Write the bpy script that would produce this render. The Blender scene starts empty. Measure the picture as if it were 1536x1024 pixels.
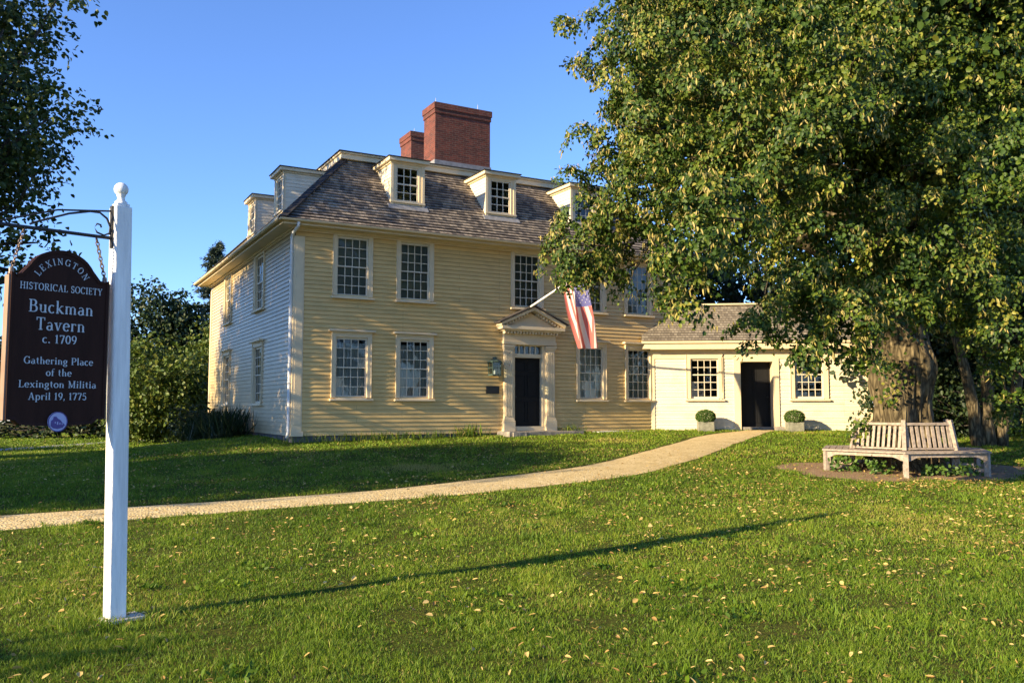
import bpy, math, random
import numpy as np
from mathutils import Vector, Matrix, noise as mnoise

R = math.radians
scene = bpy.context.scene
col = scene.collection
random.seed(7)
rng = np.random.default_rng(11)

# ------------------------------------------------------------------ camera, sky, sun, exposure
CAMZ = 1.5606
cam_d = bpy.data.cameras.new("camera")
cam = bpy.data.objects.new("camera", cam_d)
col.objects.link(cam)
cam.location = (0, 0, CAMZ)
cam.rotation_euler = (R(90) + 0.07638, 0, 0)
cam_d.sensor_width = 36.0
cam_d.lens = 36.0 * 1289.78 / 1536.0
cam_d.clip_end = 3000
cam_d.clip_start = 0.1
scene.camera = cam

SUN_AZ = R(55.6)          # the light travels towards this bearing (from +Y towards +X)
SUN_EL = R(18.8)
world = bpy.data.worlds.new("World")
scene.world = world
world.use_nodes = True
wn = world.node_tree
wn.nodes.clear()
sky = wn.nodes.new("ShaderNodeTexSky")
sky.sky_type = 'NISHITA'
sky.sun_disc = False
sky.sun_elevation = SUN_EL
sky.sun_rotation = SUN_AZ + math.pi
sky.altitude = 800
sky.air_density = 1.0
sky.dust_density = 0.0
sky.ozone_density = 6.0
bg = wn.nodes.new("ShaderNodeBackground")
bg.inputs[1].default_value = 0.125
wo = wn.nodes.new("ShaderNodeOutputWorld")
wb = wn.nodes.new("ShaderNodeMixRGB"); wb.blend_type = 'MULTIPLY'; wb.inputs[0].default_value = 1
wb.inputs[2].default_value = (1.02, .955, 1.05, 1)      # white balance
wn.links.new(sky.outputs[0], wb.inputs[1])
wn.links.new(wb.outputs[0], bg.inputs[0])
wn.links.new(bg.outputs[0], wo.inputs[0])

sun_d = bpy.data.lights.new("sun", 'SUN')
sun_d.energy = 5.0
sun_d.angle = R(0.5)
sun_d.color = (1.0, 0.80, 0.50)
sun = bpy.data.objects.new("sun", sun_d)
col.objects.link(sun)
LD = Vector((math.sin(SUN_AZ) * math.cos(SUN_EL), math.cos(SUN_AZ) * math.cos(SUN_EL), -math.sin(SUN_EL)))
sun.rotation_euler = LD.to_track_quat('-Z', 'Y').to_euler()
sun.location = (-30, -20, 20)

scene.view_settings.view_transform = 'Standard'
scene.view_settings.look = 'None'
scene.view_settings.exposure = 1.3
scene.view_settings.gamma = 1.0
scene.render.engine = 'CYCLES'
scene.cycles.max_bounces = 6
scene.cycles.transparent_max_bounces = 8

# ------------------------------------------------------------------ helpers
def ss(a, b, x):
    t = np.clip((np.asarray(x, float) - a) / (b - a), 0, 1)
    return t * t * (3 - 2 * t)

def terr(x, y):
    x = np.asarray(x, float); y = np.asarray(y, float)
    z = .039 * np.clip(y - 7, 0, None)
    z = np.where(y > 26, .741 + .15 * (1 - np.exp(-(np.maximum(y, 26) - 26) / 3.8)), z)
    z = np.where(y < 9, .039 * np.clip(y - 5, 0, None) ** 2 / 8, z)
    return z * (.06 + .94 * ss(-15, -6.2, x))

def tz(x, y):
    return float(terr(x, y))

def link(name, me, m=None, parent=None):
    o = bpy.data.objects.new(name, me)
    col.objects.link(o)
    if m is not None:
        me.materials.append(m)
    if parent is not None:
        o.parent = parent
    return o

def thing(name, label, cat, loc=(0, 0, 0), rotz=0, group=None):
    o = bpy.data.objects.new(name, None)
    col.objects.link(o)
    o.location = loc
    o.rotation_euler = (0, 0, rotz)
    o.empty_display_size = 0.2
    return tag(o, label, cat, group)

def tag(o, label, cat, group=None):
    o['label'] = label
    o['category'] = cat
    if group:
        o['group'] = group
    return o

class Fr:
    """local frame: u along, z up (or up-slope), n outward"""
    def __init__(s, o, u, n, v=(0, 0, 1)):
        s.o = Vector(o); s.u = Vector(u).normalized(); s.n = Vector(n).normalized(); s.v = Vector(v).normalized()
    def p(s, u, z, off=0.0):
        return s.o + s.u * u + s.v * z + s.n * off

class MB:
    def __init__(s):
        s.v = []; s.f = []; s.uv = []; s.has_uv = False
    def face(s, pts, uv=None):
        i = len(s.v)
        s.v.extend([tuple(p) for p in pts])
        s.f.append(tuple(range(i, i + len(pts))))
        if uv is not None:
            s.has_uv = True
        s.uv.extend(uv if uv is not None else [(0, 0)] * len(pts))
    def hexa(s, c):
        # c: 8 corners, bottom 0-3 (ccw from outside below...), top 4-7
        i = len(s.v)
        s.v.extend([tuple(p) for p in c])
        for q in ((0, 3, 2, 1), (4, 5, 6, 7), (0, 1, 5, 4), (1, 2, 6, 5), (2, 3, 7, 6), (3, 0, 4, 7)):
            s.f.append(tuple(i + k for k in q))
            s.uv.extend([(0, 0)] * 4)
    def box(s, x0, x1, y0, y1, z0, z1):
        s.hexa([(x0, y0, z0), (x1, y0, z0), (x1, y1, z0), (x0, y1, z0), (x0, y0, z1), (x1, y0, z1), (x1, y1, z1), (x0, y1, z1)])
    def fbox(s, fr, u0, u1, z0, z1, o0, o1):
        P = fr.p
        s.hexa([P(u0, z0, o1), P(u1, z0, o1), P(u1, z0, o0), P(u0, z0, o0), P(u0, z1, o1), P(u1, z1, o1), P(u1, z1, o0), P(u0, z1, o0)])
    def beam(s, a, b, w, h, up=(0, 0, 1)):
        a = Vector(a); b = Vector(b); d = (b - a).normalized(); upv = Vector(up)
        sd = d.cross(upv).normalized(); uu = sd.cross(d).normalized()
        c = []
        for p, sgn in ((a, 0), (b, 1)):
            c.append([p - sd * w / 2 - uu * h / 2, p + sd * w / 2 - uu * h / 2, p + sd * w / 2 + uu * h / 2, p - sd * w / 2 + uu * h / 2])
        A, B = c
        s.hexa([A[0], A[1], B[1], B[0], A[3], A[2], B[2], B[3]])
    def tube(s, pts, rad, n=8, cap=True):
        pts = [Vector(p) for p in pts]
        if not hasattr(rad, '__len__'):
            rad = [rad] * len(pts)
        i0 = len(s.v)
        ref = None
        for k, p in enumerate(pts):
            d = (pts[min(k + 1, len(pts) - 1)] - pts[max(k - 1, 0)]).normalized()
            if ref is None:
                ref = Vector((1, 0, 0)) if abs(d.z) > .8 else Vector((0, 0, 1))
            a = d.cross(ref).normalized(); b = d.cross(a).normalized()
            ref = b.cross(d) if False else ref
            for j in range(n):
                t = 2 * math.pi * j / n
                s.v.append(tuple(p + (a * math.cos(t) + b * math.sin(t)) * rad[k]))
        for k in range(len(pts) - 1):
            for j in range(n):
                s.f.append((i0 + k * n + j, i0 + k * n + (j + 1) % n, i0 + (k + 1) * n + (j + 1) % n, i0 + (k + 1) * n + j))
                s.uv.extend([(0, 0)] * 4)
        if cap:
            s.f.append(tuple(i0 + j for j in range(n))[::-1]); s.uv.extend([(0, 0)] * n)
            e = i0 + (len(pts) - 1) * n
            s.f.append(tuple(e + j for j in range(n))); s.uv.extend([(0, 0)] * n)
    def lathe(s, prof, n=20, cx=0, cy=0):
        i0 = len(s.v)
        for r, z in prof:
            for j in range(n):
                t = 2 * math.pi * j / n
                s.v.append((cx + r * math.cos(t), cy + r * math.sin(t), z))
        for k in range(len(prof) - 1):
            for j in range(n):
                s.f.append((i0 + k * n + j, i0 + k * n + (j + 1) % n, i0 + (k + 1) * n + (j + 1) % n, i0 + (k + 1) * n + j))
                s.uv.extend([(0, 0)] * 4)
    def saw(s, fr, v0, v1, ex, span, holes=(), t=.014, t2=.002, uoff=0.0):
        """lapped boards or shingle courses; span(v) -> (ua, ub)"""
        n = max(1, int(round((v1 - v0) / ex)))
        ex = (v1 - v0) / n
        P = fr.p
        for i in range(n):
            a = v0 + i * ex; b = a + ex
            (la, ra), (lb, rb) = span(a), span(b)
            cuts = sorted((h[0], h[1]) for h in holes if h[2] < (a + b) / 2 < h[3])
            segs = []
            x = None
            cur = (la, lb)
            for h0, h1 in cuts:
                segs.append((cur[0], cur[1], h0, h0)); cur = (h1, h1)
            segs.append((cur[0], cur[1], ra, rb))
            for (ua, ub, wa, wb) in segs:
                if wa - ua < 1e-3:
                    continue
                s.face([P(ua, a, t), P(wa, a, t), P(wb, b, t2), P(ub, b, t2)], [(ua + uoff, a), (wa + uoff, a), (wb + uoff, b), (ub + uoff, b)])
                s.face([P(ua, a, t2), P(wa, a, t2), P(wa, a, t), P(ua, a, t)], [(ua + uoff, a), (wa + uoff, a), (wa + uoff, a + .001), (ua + uoff, a + .001)])
    def build(s, name, m, parent=None, smooth=False, bevel=0):
        me = bpy.data.meshes.new(name)
        me.from_pydata(s.v, [], s.f)
        if s.has_uv:
            l = me.uv_layers.new(name="UVMap")
            l.data.foreach_set("uv", np.array(s.uv, float).ravel())
        if smooth:
            me.polygons.foreach_set("use_smooth", [True] * len(me.polygons))
        me.update()
        o = link(name, me, m, parent)
        if bevel:
            b = o.modifiers.new("edge", 'BEVEL'); b.width = bevel; b.segments = 2; b.limit_method = 'ANGLE'; b.angle_limit = R(40)
        return o

def tri_mesh(name, verts, faces, m, parent=None, rnd=None):
    """big triangle mesh straight from arrays; faces (n,3)"""
    me = bpy.data.meshes.new(name)
    nv, nf = len(verts), len(faces)
    me.vertices.add(nv)
    me.vertices.foreach_set("co", np.ascontiguousarray(verts, np.float32).ravel())
    me.loops.add(nf * 3)
    me.loops.foreach_set("vertex_index", np.ascontiguousarray(faces, np.int32).ravel())
    me.polygons.add(nf)
    me.polygons.foreach_set("loop_start", np.arange(0, nf * 3, 3, dtype=np.int32))
    me.polygons.foreach_set("loop_total", np.full(nf, 3, np.int32))
    if rnd is not None:
        a = me.attributes.new("rnd", 'FLOAT', 'FACE')
        a.data.foreach_set("value", np.ascontiguousarray(rnd, np.float32))
    me.update(calc_edges=True)
    return link(name, me, m, parent)

# ------------------------------------------------------------------ materials
def newmat(name):
    m = bpy.data.materials.new(name)
    m.use_nodes = True
    nt = m.node_tree
    b = nt.nodes["Principled BSDF"]
    return m, nt, b

def nd(nt, t, **kw):
    n = nt.nodes.new(t)
    for k, v in kw.items():
        setattr(n, k, v)
    return n

def ramp(nt, stops):
    n = nt.nodes.new("ShaderNodeValToRGB")
    e = n.color_ramp.elements
    while len(e) < len(stops):
        e.new(.5)
    for k, (p, c) in enumerate(stops):
        e[k].position = p
        e[k].color = (*c, 1)
    return n

def plain(name, c, rough=.6, var=.12, scale=6.0, bump=0.0, bscale=40.0, spec=.4, metal=0.0, stretch=(1, 1, 1), c2=None):
    m, nt, b = newmat(name)
    tc = nd(nt, "ShaderNodeTexCoord")
    mp = nd(nt, "ShaderNodeMapping"); mp.inputs["Scale"].default_value = stretch
    nt.links.new(tc.outputs["Object"], mp.inputs[0])
    n1 = nd(nt, "ShaderNodeTexNoise"); n1.inputs["Scale"].default_value = scale; n1.inputs["Detail"].default_value = 5; n1.inputs["Roughness"].default_value = .65
    nt.links.new(mp.outputs[0], n1.inputs["Vector"])
    lo = tuple(x * (1 - var) for x in c) if c2 is None else c2
    hi = tuple(min(1, x * (1 + var * .6)) for x in c) if c2 is None else c
    r = ramp(nt, [(.3, lo), (.7, hi)])
    nt.links.new(n1.outputs[0], r.inputs[0])
    nt.links.new(r.outputs[0], b.inputs["Base Color"])
    b.inputs["Roughness"].default_value = rough
    b.inputs["Specular IOR Level"].default_value = spec
    b.inputs["Metallic"].default_value = metal
    if bump:
        n2 = nd(nt, "ShaderNodeTexNoise"); n2.inputs["Scale"].default_value = bscale; n2.inputs["Detail"].default_value = 6
        nt.links.new(mp.outputs[0], n2.inputs["Vector"])
        bp = nd(nt, "ShaderNodeBump"); bp.inputs["Strength"].default_value = bump; bp.inputs["Distance"].default_value = .02
        nt.links.new(n2.outputs[0], bp.inputs["Height"])
        nt.links.new(bp.outputs[0], b.inputs["Normal"])
    return m

M_wall = plain("yellow clapboard paint", (.68, .455, .15), .5, .10, 1.6, .25, 14, .4, stretch=(1, 1, 6))
M_annexwall = plain("pale cream clapboard paint", (.80, .70, .48), .5, .07, 1.6, .25, 14, .4, stretch=(1, 1, 6))
M_trim = plain("cream trim paint", (.72, .59, .38), .5, .08, 3, .15, 30, .4)
M_white = plain("white post paint", (.82, .82, .80), .5, .24, 2.2, .35, 26, .4, stretch=(9, 9, .6))
M_stone = plain("granite", (.28, .25, .21), .85, .35, 9, .6, 30, .2)
M_palestone = plain("pale limestone slab", (.55, .52, .46), .85, .25, 9, .4, 30, .2)
M_planter = plain("mossy cast stone", (.24, .235, .18), .9, .35, 9, .5, 30, .2)
M_found = plain("dark foundation stone", (.14, .14, .15), .9, .4, 5, .6, 14, .2)
M_door = plain("black door paint", (.010, .010, .011), .6, .2, 4, .1, 30, .2)
M_sash = plain("white sash paint", (.66, .59, .45), .5, .06, 6)
M_curtain = plain("white cotton curtain", (.46, .49, .47), .9, .08, 3, 0, stretch=(8, 8, .5))
M_blind = plain("white roller blind", (.72, .76, .80), .8, .05, 3)
M_shade = plain("grey green roller shade", (.24, .26, .23), .9, .1, 3)
M_iron = plain("wrought iron", (.02, .02, .022), .55, .3, 20, .2, 60, .5)
M_rust = plain("rusty steel chain", (.30, .26, .23), .5, .4, 60, .2, 60, .5, metal=.6, c2=(.13, .06, .03))
M_copper = plain("verdigris copper", (.06, .095, .075), .6, .4, 18, .2, 40, .4)
M_bronze = plain("dark bronze plaque", (.03, .028, .025), .4, .3, 30, .1, 60, .5, metal=.4)
M_sign = plain("maroon brown sign paint", (.034, .013, .009), .7, .25, 4, .2, 25, .15, stretch=(4, 4, .6))
M_signedge = plain("lighter sign edge", (.30, .20, .14), .7, .25, 9, .2, 25, .3, stretch=(1, 1, .4))  # brown edge strips, lighter than the board faces
M_letter = plain("pale grey sign lettering", (.50, .55, .60), .6, .05, 20)
M_seal1 = plain("lilac seal enamel", (.40, .42, .66), .5, .08, 30)
M_seal2 = plain("purple seal enamel", (.09, .06, .24), .5, .2, 60)
M_teak = plain("silvered teak", (.37, .305, .25), .8, .42, 6, .35, 40, .2, stretch=(3, 3, 3))
M_flagwhite = plain("flag white cotton", (.80, .78, .74), .8, .03, 3)
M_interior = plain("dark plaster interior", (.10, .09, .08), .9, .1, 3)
M_lead = plain("lead flashing", (.25, .25, .25), .6, .3, 8, .1, 30, .4)

def m_clap(name, c, seed, rough=.42):
    m, nt, b = newmat(name)
    uv = nd(nt, "ShaderNodeUVMap")
    sp = nd(nt, "ShaderNodeSeparateXYZ"); nt.links.new(uv.outputs[0], sp.inputs[0])
    fl = nd(nt, "ShaderNodeMath", operation='SNAP'); fl.inputs[1].default_value = .1167
    nt.links.new(sp.outputs[1], fl.inputs[0])
    cb = nd(nt, "ShaderNodeCombineXYZ"); nt.links.new(fl.outputs[0], cb.inputs[1])
    mu = nd(nt, "ShaderNodeMath", operation='MULTIPLY'); mu.inputs[1].default_value = .22
    nt.links.new(sp.outputs[0], mu.inputs[0]); nt.links.new(mu.outputs[0], cb.inputs[0])
    wn_ = nd(nt, "ShaderNodeTexNoise"); wn_.inputs["Scale"].default_value = 9; wn_.inputs["Detail"].default_value = 2
    nt.links.new(cb.outputs[0], wn_.inputs["Vector"])
    tc = nd(nt, "ShaderNodeTexCoord")
    n2 = nd(nt, "ShaderNodeTexNoise"); n2.inputs["Scale"].default_value = 1.1; n2.inputs["Detail"].default_value = 8; n2.inputs["Roughness"].default_value = .7
    nt.links.new(tc.outputs["Object"], n2.inputs["Vector"])
    ad = nd(nt, "ShaderNodeMath", operation='ADD'); nt.links.new(wn_.outputs[0], ad.inputs[0]); nt.links.new(n2.outputs[0], ad.inputs[1])
    r = ramp(nt, [(.36, tuple(x * .86 for x in c)), (.5, c), (.66, tuple(min(1, x * 1.08) for x in c))])
    hf = nd(nt, "ShaderNodeMath", operation='MULTIPLY'); hf.inputs[1].default_value = .5
    nt.links.new(ad.outputs[0], hf.inputs[0]); nt.links.new(hf.outputs[0], r.inputs[0])
    jt = nd(nt, "ShaderNodeTexBrick"); jt.offset = .43; jt.offset_frequency = 3
    jt.inputs["Color1"].default_value = (1, 1, 1, 1); jt.inputs["Color2"].default_value = (.9, .9, .9, 1); jt.inputs["Mortar"].default_value = (.45, .42, .38, 1)
    jt.inputs["Scale"].default_value = 1; jt.inputs["Mortar Size"].default_value = .0035; jt.inputs["Brick Width"].default_value = 3.1; jt.inputs["Row Height"].default_value = .11667
    nt.links.new(uv.outputs[0], jt.inputs["Vector"])
    jm = nd(nt, "ShaderNodeMixRGB", blend_type='MULTIPLY'); jm.inputs[0].default_value = 1
    nt.links.new(r.outputs[0], jm.inputs[1]); nt.links.new(jt.outputs["Color"], jm.inputs[2])
    nt.links.new(jm.outputs[0], b.inputs["Base Color"])
    b.inputs["Roughness"].default_value = rough
    b.inputs["Specular IOR Level"].default_value = .5
    mp = nd(nt, "ShaderNodeMapping"); mp.inputs["Scale"].default_value = (2, 22, 1)
    nt.links.new(uv.outputs[0], mp.inputs[0])
    n3 = nd(nt, "ShaderNodeTexNoise"); n3.inputs["Scale"].default_value = 3; n3.inputs["Detail"].default_value = 4
    nt.links.new(mp.outputs[0], n3.inputs["Vector"])
    bp = nd(nt, "ShaderNodeBump"); bp.inputs["Strength"].default_value = .18; bp.inputs["Distance"].default_value = .01
    nt.links.new(n3.outputs[0], bp.inputs["Height"]); nt.links.new(bp.outputs[0], b.inputs["Normal"])
    return m

M_clap = m_clap("yellow clapboard boards", (.74, .51, .20), 1)
M_clap3 = m_clap("shaded end wall boards", (.57, .44, .245), 3, .36)  # end wall copy of the siding; shade and sky sheen put into its colour
M_clap2 = m_clap("cream clapboard boards", (.80, .71, .53), 2)

def m_shingle(name, cols, ex, w=.13):
    m, nt, b = newmat(name)
    uv = nd(nt, "ShaderNodeUVMap")
    br = nd(nt, "ShaderNodeTexBrick")
    br.inputs["Color1"].default_value = (0, 0, 0, 1); br.inputs["Color2"].default_value = (1, 1, 1, 1); br.inputs["Mortar"].default_value = (0, 0, 0, 1)
    br.inputs["Scale"].default_value = 1.0
    br.inputs["Mortar Size"].default_value = .004
    br.inputs["Brick Width"].default_value = w
    br.inputs["Row Height"].default_value = ex
    br.offset = .37
    nt.links.new(uv.outputs[0], br.inputs["Vector"])
    n = nd(nt, "ShaderNodeTexNoise"); n.inputs["Scale"].default_value = 1.3; n.inputs["Detail"].default_value = 8; n.inputs["Roughness"].default_value = .7
    nt.links.new(uv.outputs[0], n.inputs["Vector"])
    mx = nd(nt, "ShaderNodeMath", operation='MULTIPLY_ADD'); mx.inputs[1].default_value = .5
    nt.links.new(br.outputs["Color"], mx.inputs[0])
    hf = nd(nt, "ShaderNodeMath", operation='MULTIPLY'); hf.inputs[1].default_value = .55
    nt.links.new(n.outputs[0], hf.inputs[0]); nt.links.new(hf.outputs[0], mx.inputs[2])
    r = ramp(nt, [(.15, cols[0]), (.45, cols[1]), (.85, cols[2])])
    nt.links.new(mx.outputs[0], r.inputs[0])
    mm = nd(nt, "ShaderNodeMixRGB"); mm.inputs[2].default_value = (.02, .018, .016, 1)
    nt.links.new(br.outputs["Fac"], mm.inputs[0]); nt.links.new(r.outputs[0], mm.inputs[1])
    nt.links.new(mm.outputs[0], b.inputs["Base Color"])
    b.inputs["Roughness"].default_value = .7
    b.inputs["Specular IOR Level"].default_value = .35
    bp = nd(nt, "ShaderNodeBump"); bp.inputs["Strength"].default_value = .5; bp.inputs["Distance"].default_value = .01
    n3 = nd(nt, "ShaderNodeTexNoise"); n3.inputs["Scale"].default_value = 14; n3.inputs["Detail"].default_value = 5
    nt.links.new(uv.outputs[0], n3.inputs["Vector"])
    ad = nd(nt, "ShaderNodeMath", operation='ADD'); nt.links.new(n3.outputs[0], ad.inputs[0]); nt.links.new(br.outputs["Color"], ad.inputs[1])
    nt.links.new(ad.outputs[0], bp.inputs["Height"]); nt.links.new(bp.outputs[0], b.inputs["Normal"])
    return m

M_shingle = m_shingle("weathered wood shingles", ((.055, .05, .048), (.165, .138, .112), (.40, .33, .245)), .142)
M_shingle2 = m_shingle("grey brown annex shingles", ((.12, .10, .08), (.20, .17, .13), (.30, .26, .20)), .12, .11)

def m_brick(name):
    m, nt, b = newmat(name)
    uv = nd(nt, "ShaderNodeUVMap")
    br = nd(nt, "ShaderNodeTexBrick")
    br.inputs["Color1"].default_value = (.19, .042, .022, 1); br.inputs["Color2"].default_value = (.10, .026, .016, 1); br.inputs["Mortar"].default_value = (.15, .105, .08, 1)
    br.inputs["Scale"].default_value = 1.0; br.inputs["Mortar Size"].default_value = .006
    br.inputs["Brick Width"].default_value = .21; br.inputs["Row Height"].default_value = .07
    nt.links.new(uv.outputs[0], br.inputs["Vector"])
    n = nd(nt, "ShaderNodeTexNoise"); n.inputs["Scale"].default_value = 5; n.inputs["Detail"].default_value = 6
    nt.links.new(uv.outputs[0], n.inputs["Vector"])
    mm = nd(nt, "ShaderNodeMixRGB", blend_type='MULTIPLY'); mm.inputs[0].default_value = .8
    r = ramp(nt, [(.3, (.55, .5, .5)), (.7, (1.1, 1.1, 1.1))])
    nt.links.new(n.outputs[0], r.inputs[0])
    nt.links.new(br.outputs["Color"], mm.inputs[1]); nt.links.new(r.outputs[0], mm.inputs[2])
    nt.links.new(mm.outputs[0], b.inputs["Base Color"])
    b.inputs["Roughness"].default_value = .85
    bp = nd(nt, "ShaderNodeBump"); bp.inputs["Strength"].default_value = .6; bp.inputs["Distance"].default_value = .01; bp.invert = True
    nt.links.new(br.outputs["Fac"], bp.inputs["Height"]); nt.links.new(bp.outputs[0], b.inputs["Normal"])
    return m
M_brick = m_brick("red chimney brick")

def m_glass():
    m, nt, b = newmat("old window glass")
    nt.nodes.remove(b)
    out = nt.nodes["Material Output"]
    tr = nd(nt, "ShaderNodeBsdfTransparent"); tr.inputs[0].default_value = (.80, .85, .84, 1)
    gl = nd(nt, "ShaderNodeBsdfGlossy"); gl.inputs["Roughness"].default_value = .02
    fr = nd(nt, "ShaderNodeFresnel"); fr.inputs[0].default_value = 1.7
    tc = nd(nt, "ShaderNodeTexCoord")
    n = nd(nt, "ShaderNodeTexNoise"); n.inputs["Scale"].default_value = 3.5; n.inputs["Detail"].default_value = 2
    nt.links.new(tc.outputs["Object"], n.inputs["Vector"])
    bp = nd(nt, "ShaderNodeBump"); bp.inputs["Strength"].default_value = .12; bp.inputs["Distance"].default_value = .02
    nt.links.new(n.outputs[0], bp.inputs["Height"])
    nt.links.new(bp.outputs[0], gl.inputs["Normal"])
    mx = nd(nt, "ShaderNodeMixShader")
    nt.links.new(fr.outputs[0], mx.inputs[0]); nt.links.new(tr.outputs[0], mx.inputs[1]); nt.links.new(gl.outputs[0], mx.inputs[2])
    nt.links.new(mx.outputs[0], out.inputs[0])
    return m
M_glass = m_glass()

def m_leaf(name, stops, trans=.3, rough=.5, spec=.35):
    m, nt, b = newmat(name)
    at = nd(nt, "ShaderNodeAttribute"); at.attribute_name = "rnd"
    r = ramp(nt, stops)
    nt.links.new(at.outputs["Fac"], r.inputs[0])
    nt.links.new(r.outputs[0], b.inputs["Base Color"])
    b.inputs["Roughness"].default_value = rough
    b.inputs["Specular IOR Level"].default_value = spec
    tl = nd(nt, "ShaderNodeBsdfTranslucent")
    nt.links.new(r.outputs[0], tl.inputs[0])
    mx = nd(nt, "ShaderNodeMixShader"); mx.inputs[0].default_value = trans
    out = nt.nodes["Material Output"]
    nt.links.new(b.outputs[0], mx.inputs[1]); nt.links.new(tl.outputs[0], mx.inputs[2])
    nt.links.new(mx.outputs[0], out.inputs[0])
    return m

M_linden = m_leaf("linden leaf", [(0, (.022, .05, .010)), (.5, (.052, .095, .011)), (.85, (.125, .16, .019)), (1, (.26, .24, .045))], .16, .5, .25)
M_bract = m_leaf("linden bract", [(0, (.28, .24, .06)), (.5, (.52, .43, .13)), (1, (.62, .48, .17))], .4)
M_maple = m_leaf("maple leaf", [(0, (.018, .042, .010)), (.7, (.05, .085, .016)), (1, (.16, .17, .035))], .25)
M_olive = m_leaf("olive shrub leaf", [(0, (.045, .085, .012)), (.6, (.10, .15, .02)), (1, (.20, .21, .035))], .25)
M_dark = m_leaf("dark green leaf", [(0, (.012, .03, .010)), (.7, (.03, .055, .016)), (1, (.06, .08, .025))], .2)
M_box = m_leaf("boxwood leaf", [(0, (.03, .075, .012)), (1, (.11, .19, .03))], .2)
M_needle = m_leaf("spruce needles", [(0, (.02, .04, .025)), (1, (.055, .08, .05))], .1)
M_grass = m_leaf("grass blade", [(0, (.055, .115, .008)), (.5, (.165, .265, .018)), (.85, (.31, .365, .036)), (1, (.42, .33, .11))], .4, .55, .3)
M_fallen = m_leaf("fallen dry leaf", [(0, (.26, .14, .04)), (.5, (.54, .37, .11)), (1, (.66, .50, .20))], .2)

def m_bark(name, c1, c2, sc=1.0):
    m, nt, b = newmat(name)
    tc = nd(nt, "ShaderNodeTexCoord")
    mp = nd(nt, "ShaderNodeMapping"); mp.inputs["Scale"].default_value = (7 * sc, 7 * sc, 1.6 * sc)
    nt.links.new(tc.outputs["Object"], mp.inputs[0])
    n0 = nd(nt, "ShaderNodeTexNoise"); n0.inputs["Scale"].default_value = .9; n0.inputs["Detail"].default_value = 3
    nt.links.new(mp.outputs[0], n0.inputs["Vector"])
    mxv = nd(nt, "ShaderNodeMixRGB", blend_type='ADD'); mxv.inputs[0].default_value = 1.3
    nt.links.new(mp.outputs[0], mxv.inputs[1]); nt.links.new(n0.outputs["Color"], mxv.inputs[2])
    v = nd(nt, "ShaderNodeTexVoronoi", feature='DISTANCE_TO_EDGE'); v.inputs["Scale"].default_value = 1.6
    nt.links.new(mxv.outputs[0], v.inputs["Vector"])
    n = nd(nt, "ShaderNodeTexNoise"); n.inputs["Scale"].default_value = 3; n.inputs["Detail"].default_value = 8
    nt.links.new(mp.outputs[0], n.inputs["Vector"])
    ml = nd(nt, "ShaderNodeMath", operation='MULTIPLY'); nt.links.new(v.outputs[0], ml.inputs[0]); nt.links.new(n.outputs[0], ml.inputs[1])
    r = ramp(nt, [(.0, c1), (.22, c2)])
    nt.links.new(ml.outputs[0], r.inputs[0])
    nt.links.new(r.outputs[0], b.inputs["Base Color"])
    b.inputs["Roughness"].default_value = .9
    b.inputs["Specular IOR Level"].default_value = .15
    bp = nd(nt, "ShaderNodeBump"); bp.inputs["Strength"].default_value = 1.0; bp.inputs["Distance"].default_value = .08
    nt.links.new(ml.outputs[0], bp.inputs["Height"]); nt.links.new(bp.outputs[0], b.inputs["Normal"])
    return m
M_bark = m_bark("furrowed linden bark", (.045, .035, .02), (.22, .175, .10))
M_bark2 = m_bark("grey brown bark", (.04, .035, .03), (.15, .13, .10), 2)

def m_ground():
    m, nt, b = newmat("lawn soil and thatch")
    tc = nd(nt, "ShaderNodeTexCoord")
    n1 = nd(nt, "ShaderNodeTexNoise"); n1.inputs["Scale"].default_value = .55; n1.inputs["Detail"].default_value = 6
    n2 = nd(nt, "ShaderNodeTexNoise"); n2.inputs["Scale"].default_value = 22; n2.inputs["Detail"].default_value = 6; n2.inputs["Roughness"].default_value = .75
    nt.links.new(tc.outputs["Object"], n1.inputs["Vector"]); nt.links.new(tc.outputs["Object"], n2.inputs["Vector"])
    r1 = ramp(nt, [(.3, (.08, .105, .016)), (.7, (.14, .15, .028))])
    r2 = ramp(nt, [(.3, (.3, .3, .3)), (.7, (1.35, 1.25, 1.1))])
    nt.links.new(n1.outputs[0], r1.inputs[0]); nt.links.new(n2.outputs[0], r2.inputs[0])
    mm = nd(nt, "ShaderNodeMixRGB", blend_type='MULTIPLY'); mm.inputs[0].default_value = 1
    nt.links.new(r1.outputs[0], mm.inputs[1]); nt.links.new(r2.outputs[0], mm.inputs[2])
    nt.links.new(mm.outputs[0], b.inputs["Base Color"])
    b.inputs["Roughness"].default_value = 1; b.inputs["Specular IOR Level"].default_value = .1
    bp = nd(nt, "ShaderNodeBump"); bp.inputs["Strength"].default_value = 1; bp.inputs["Distance"].default_value = .05
    nt.links.new(n2.outputs[0], bp.inputs["Height"]); nt.links.new(bp.outputs[0], b.inputs["Normal"])
    return m
M_ground = m_ground()

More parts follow.
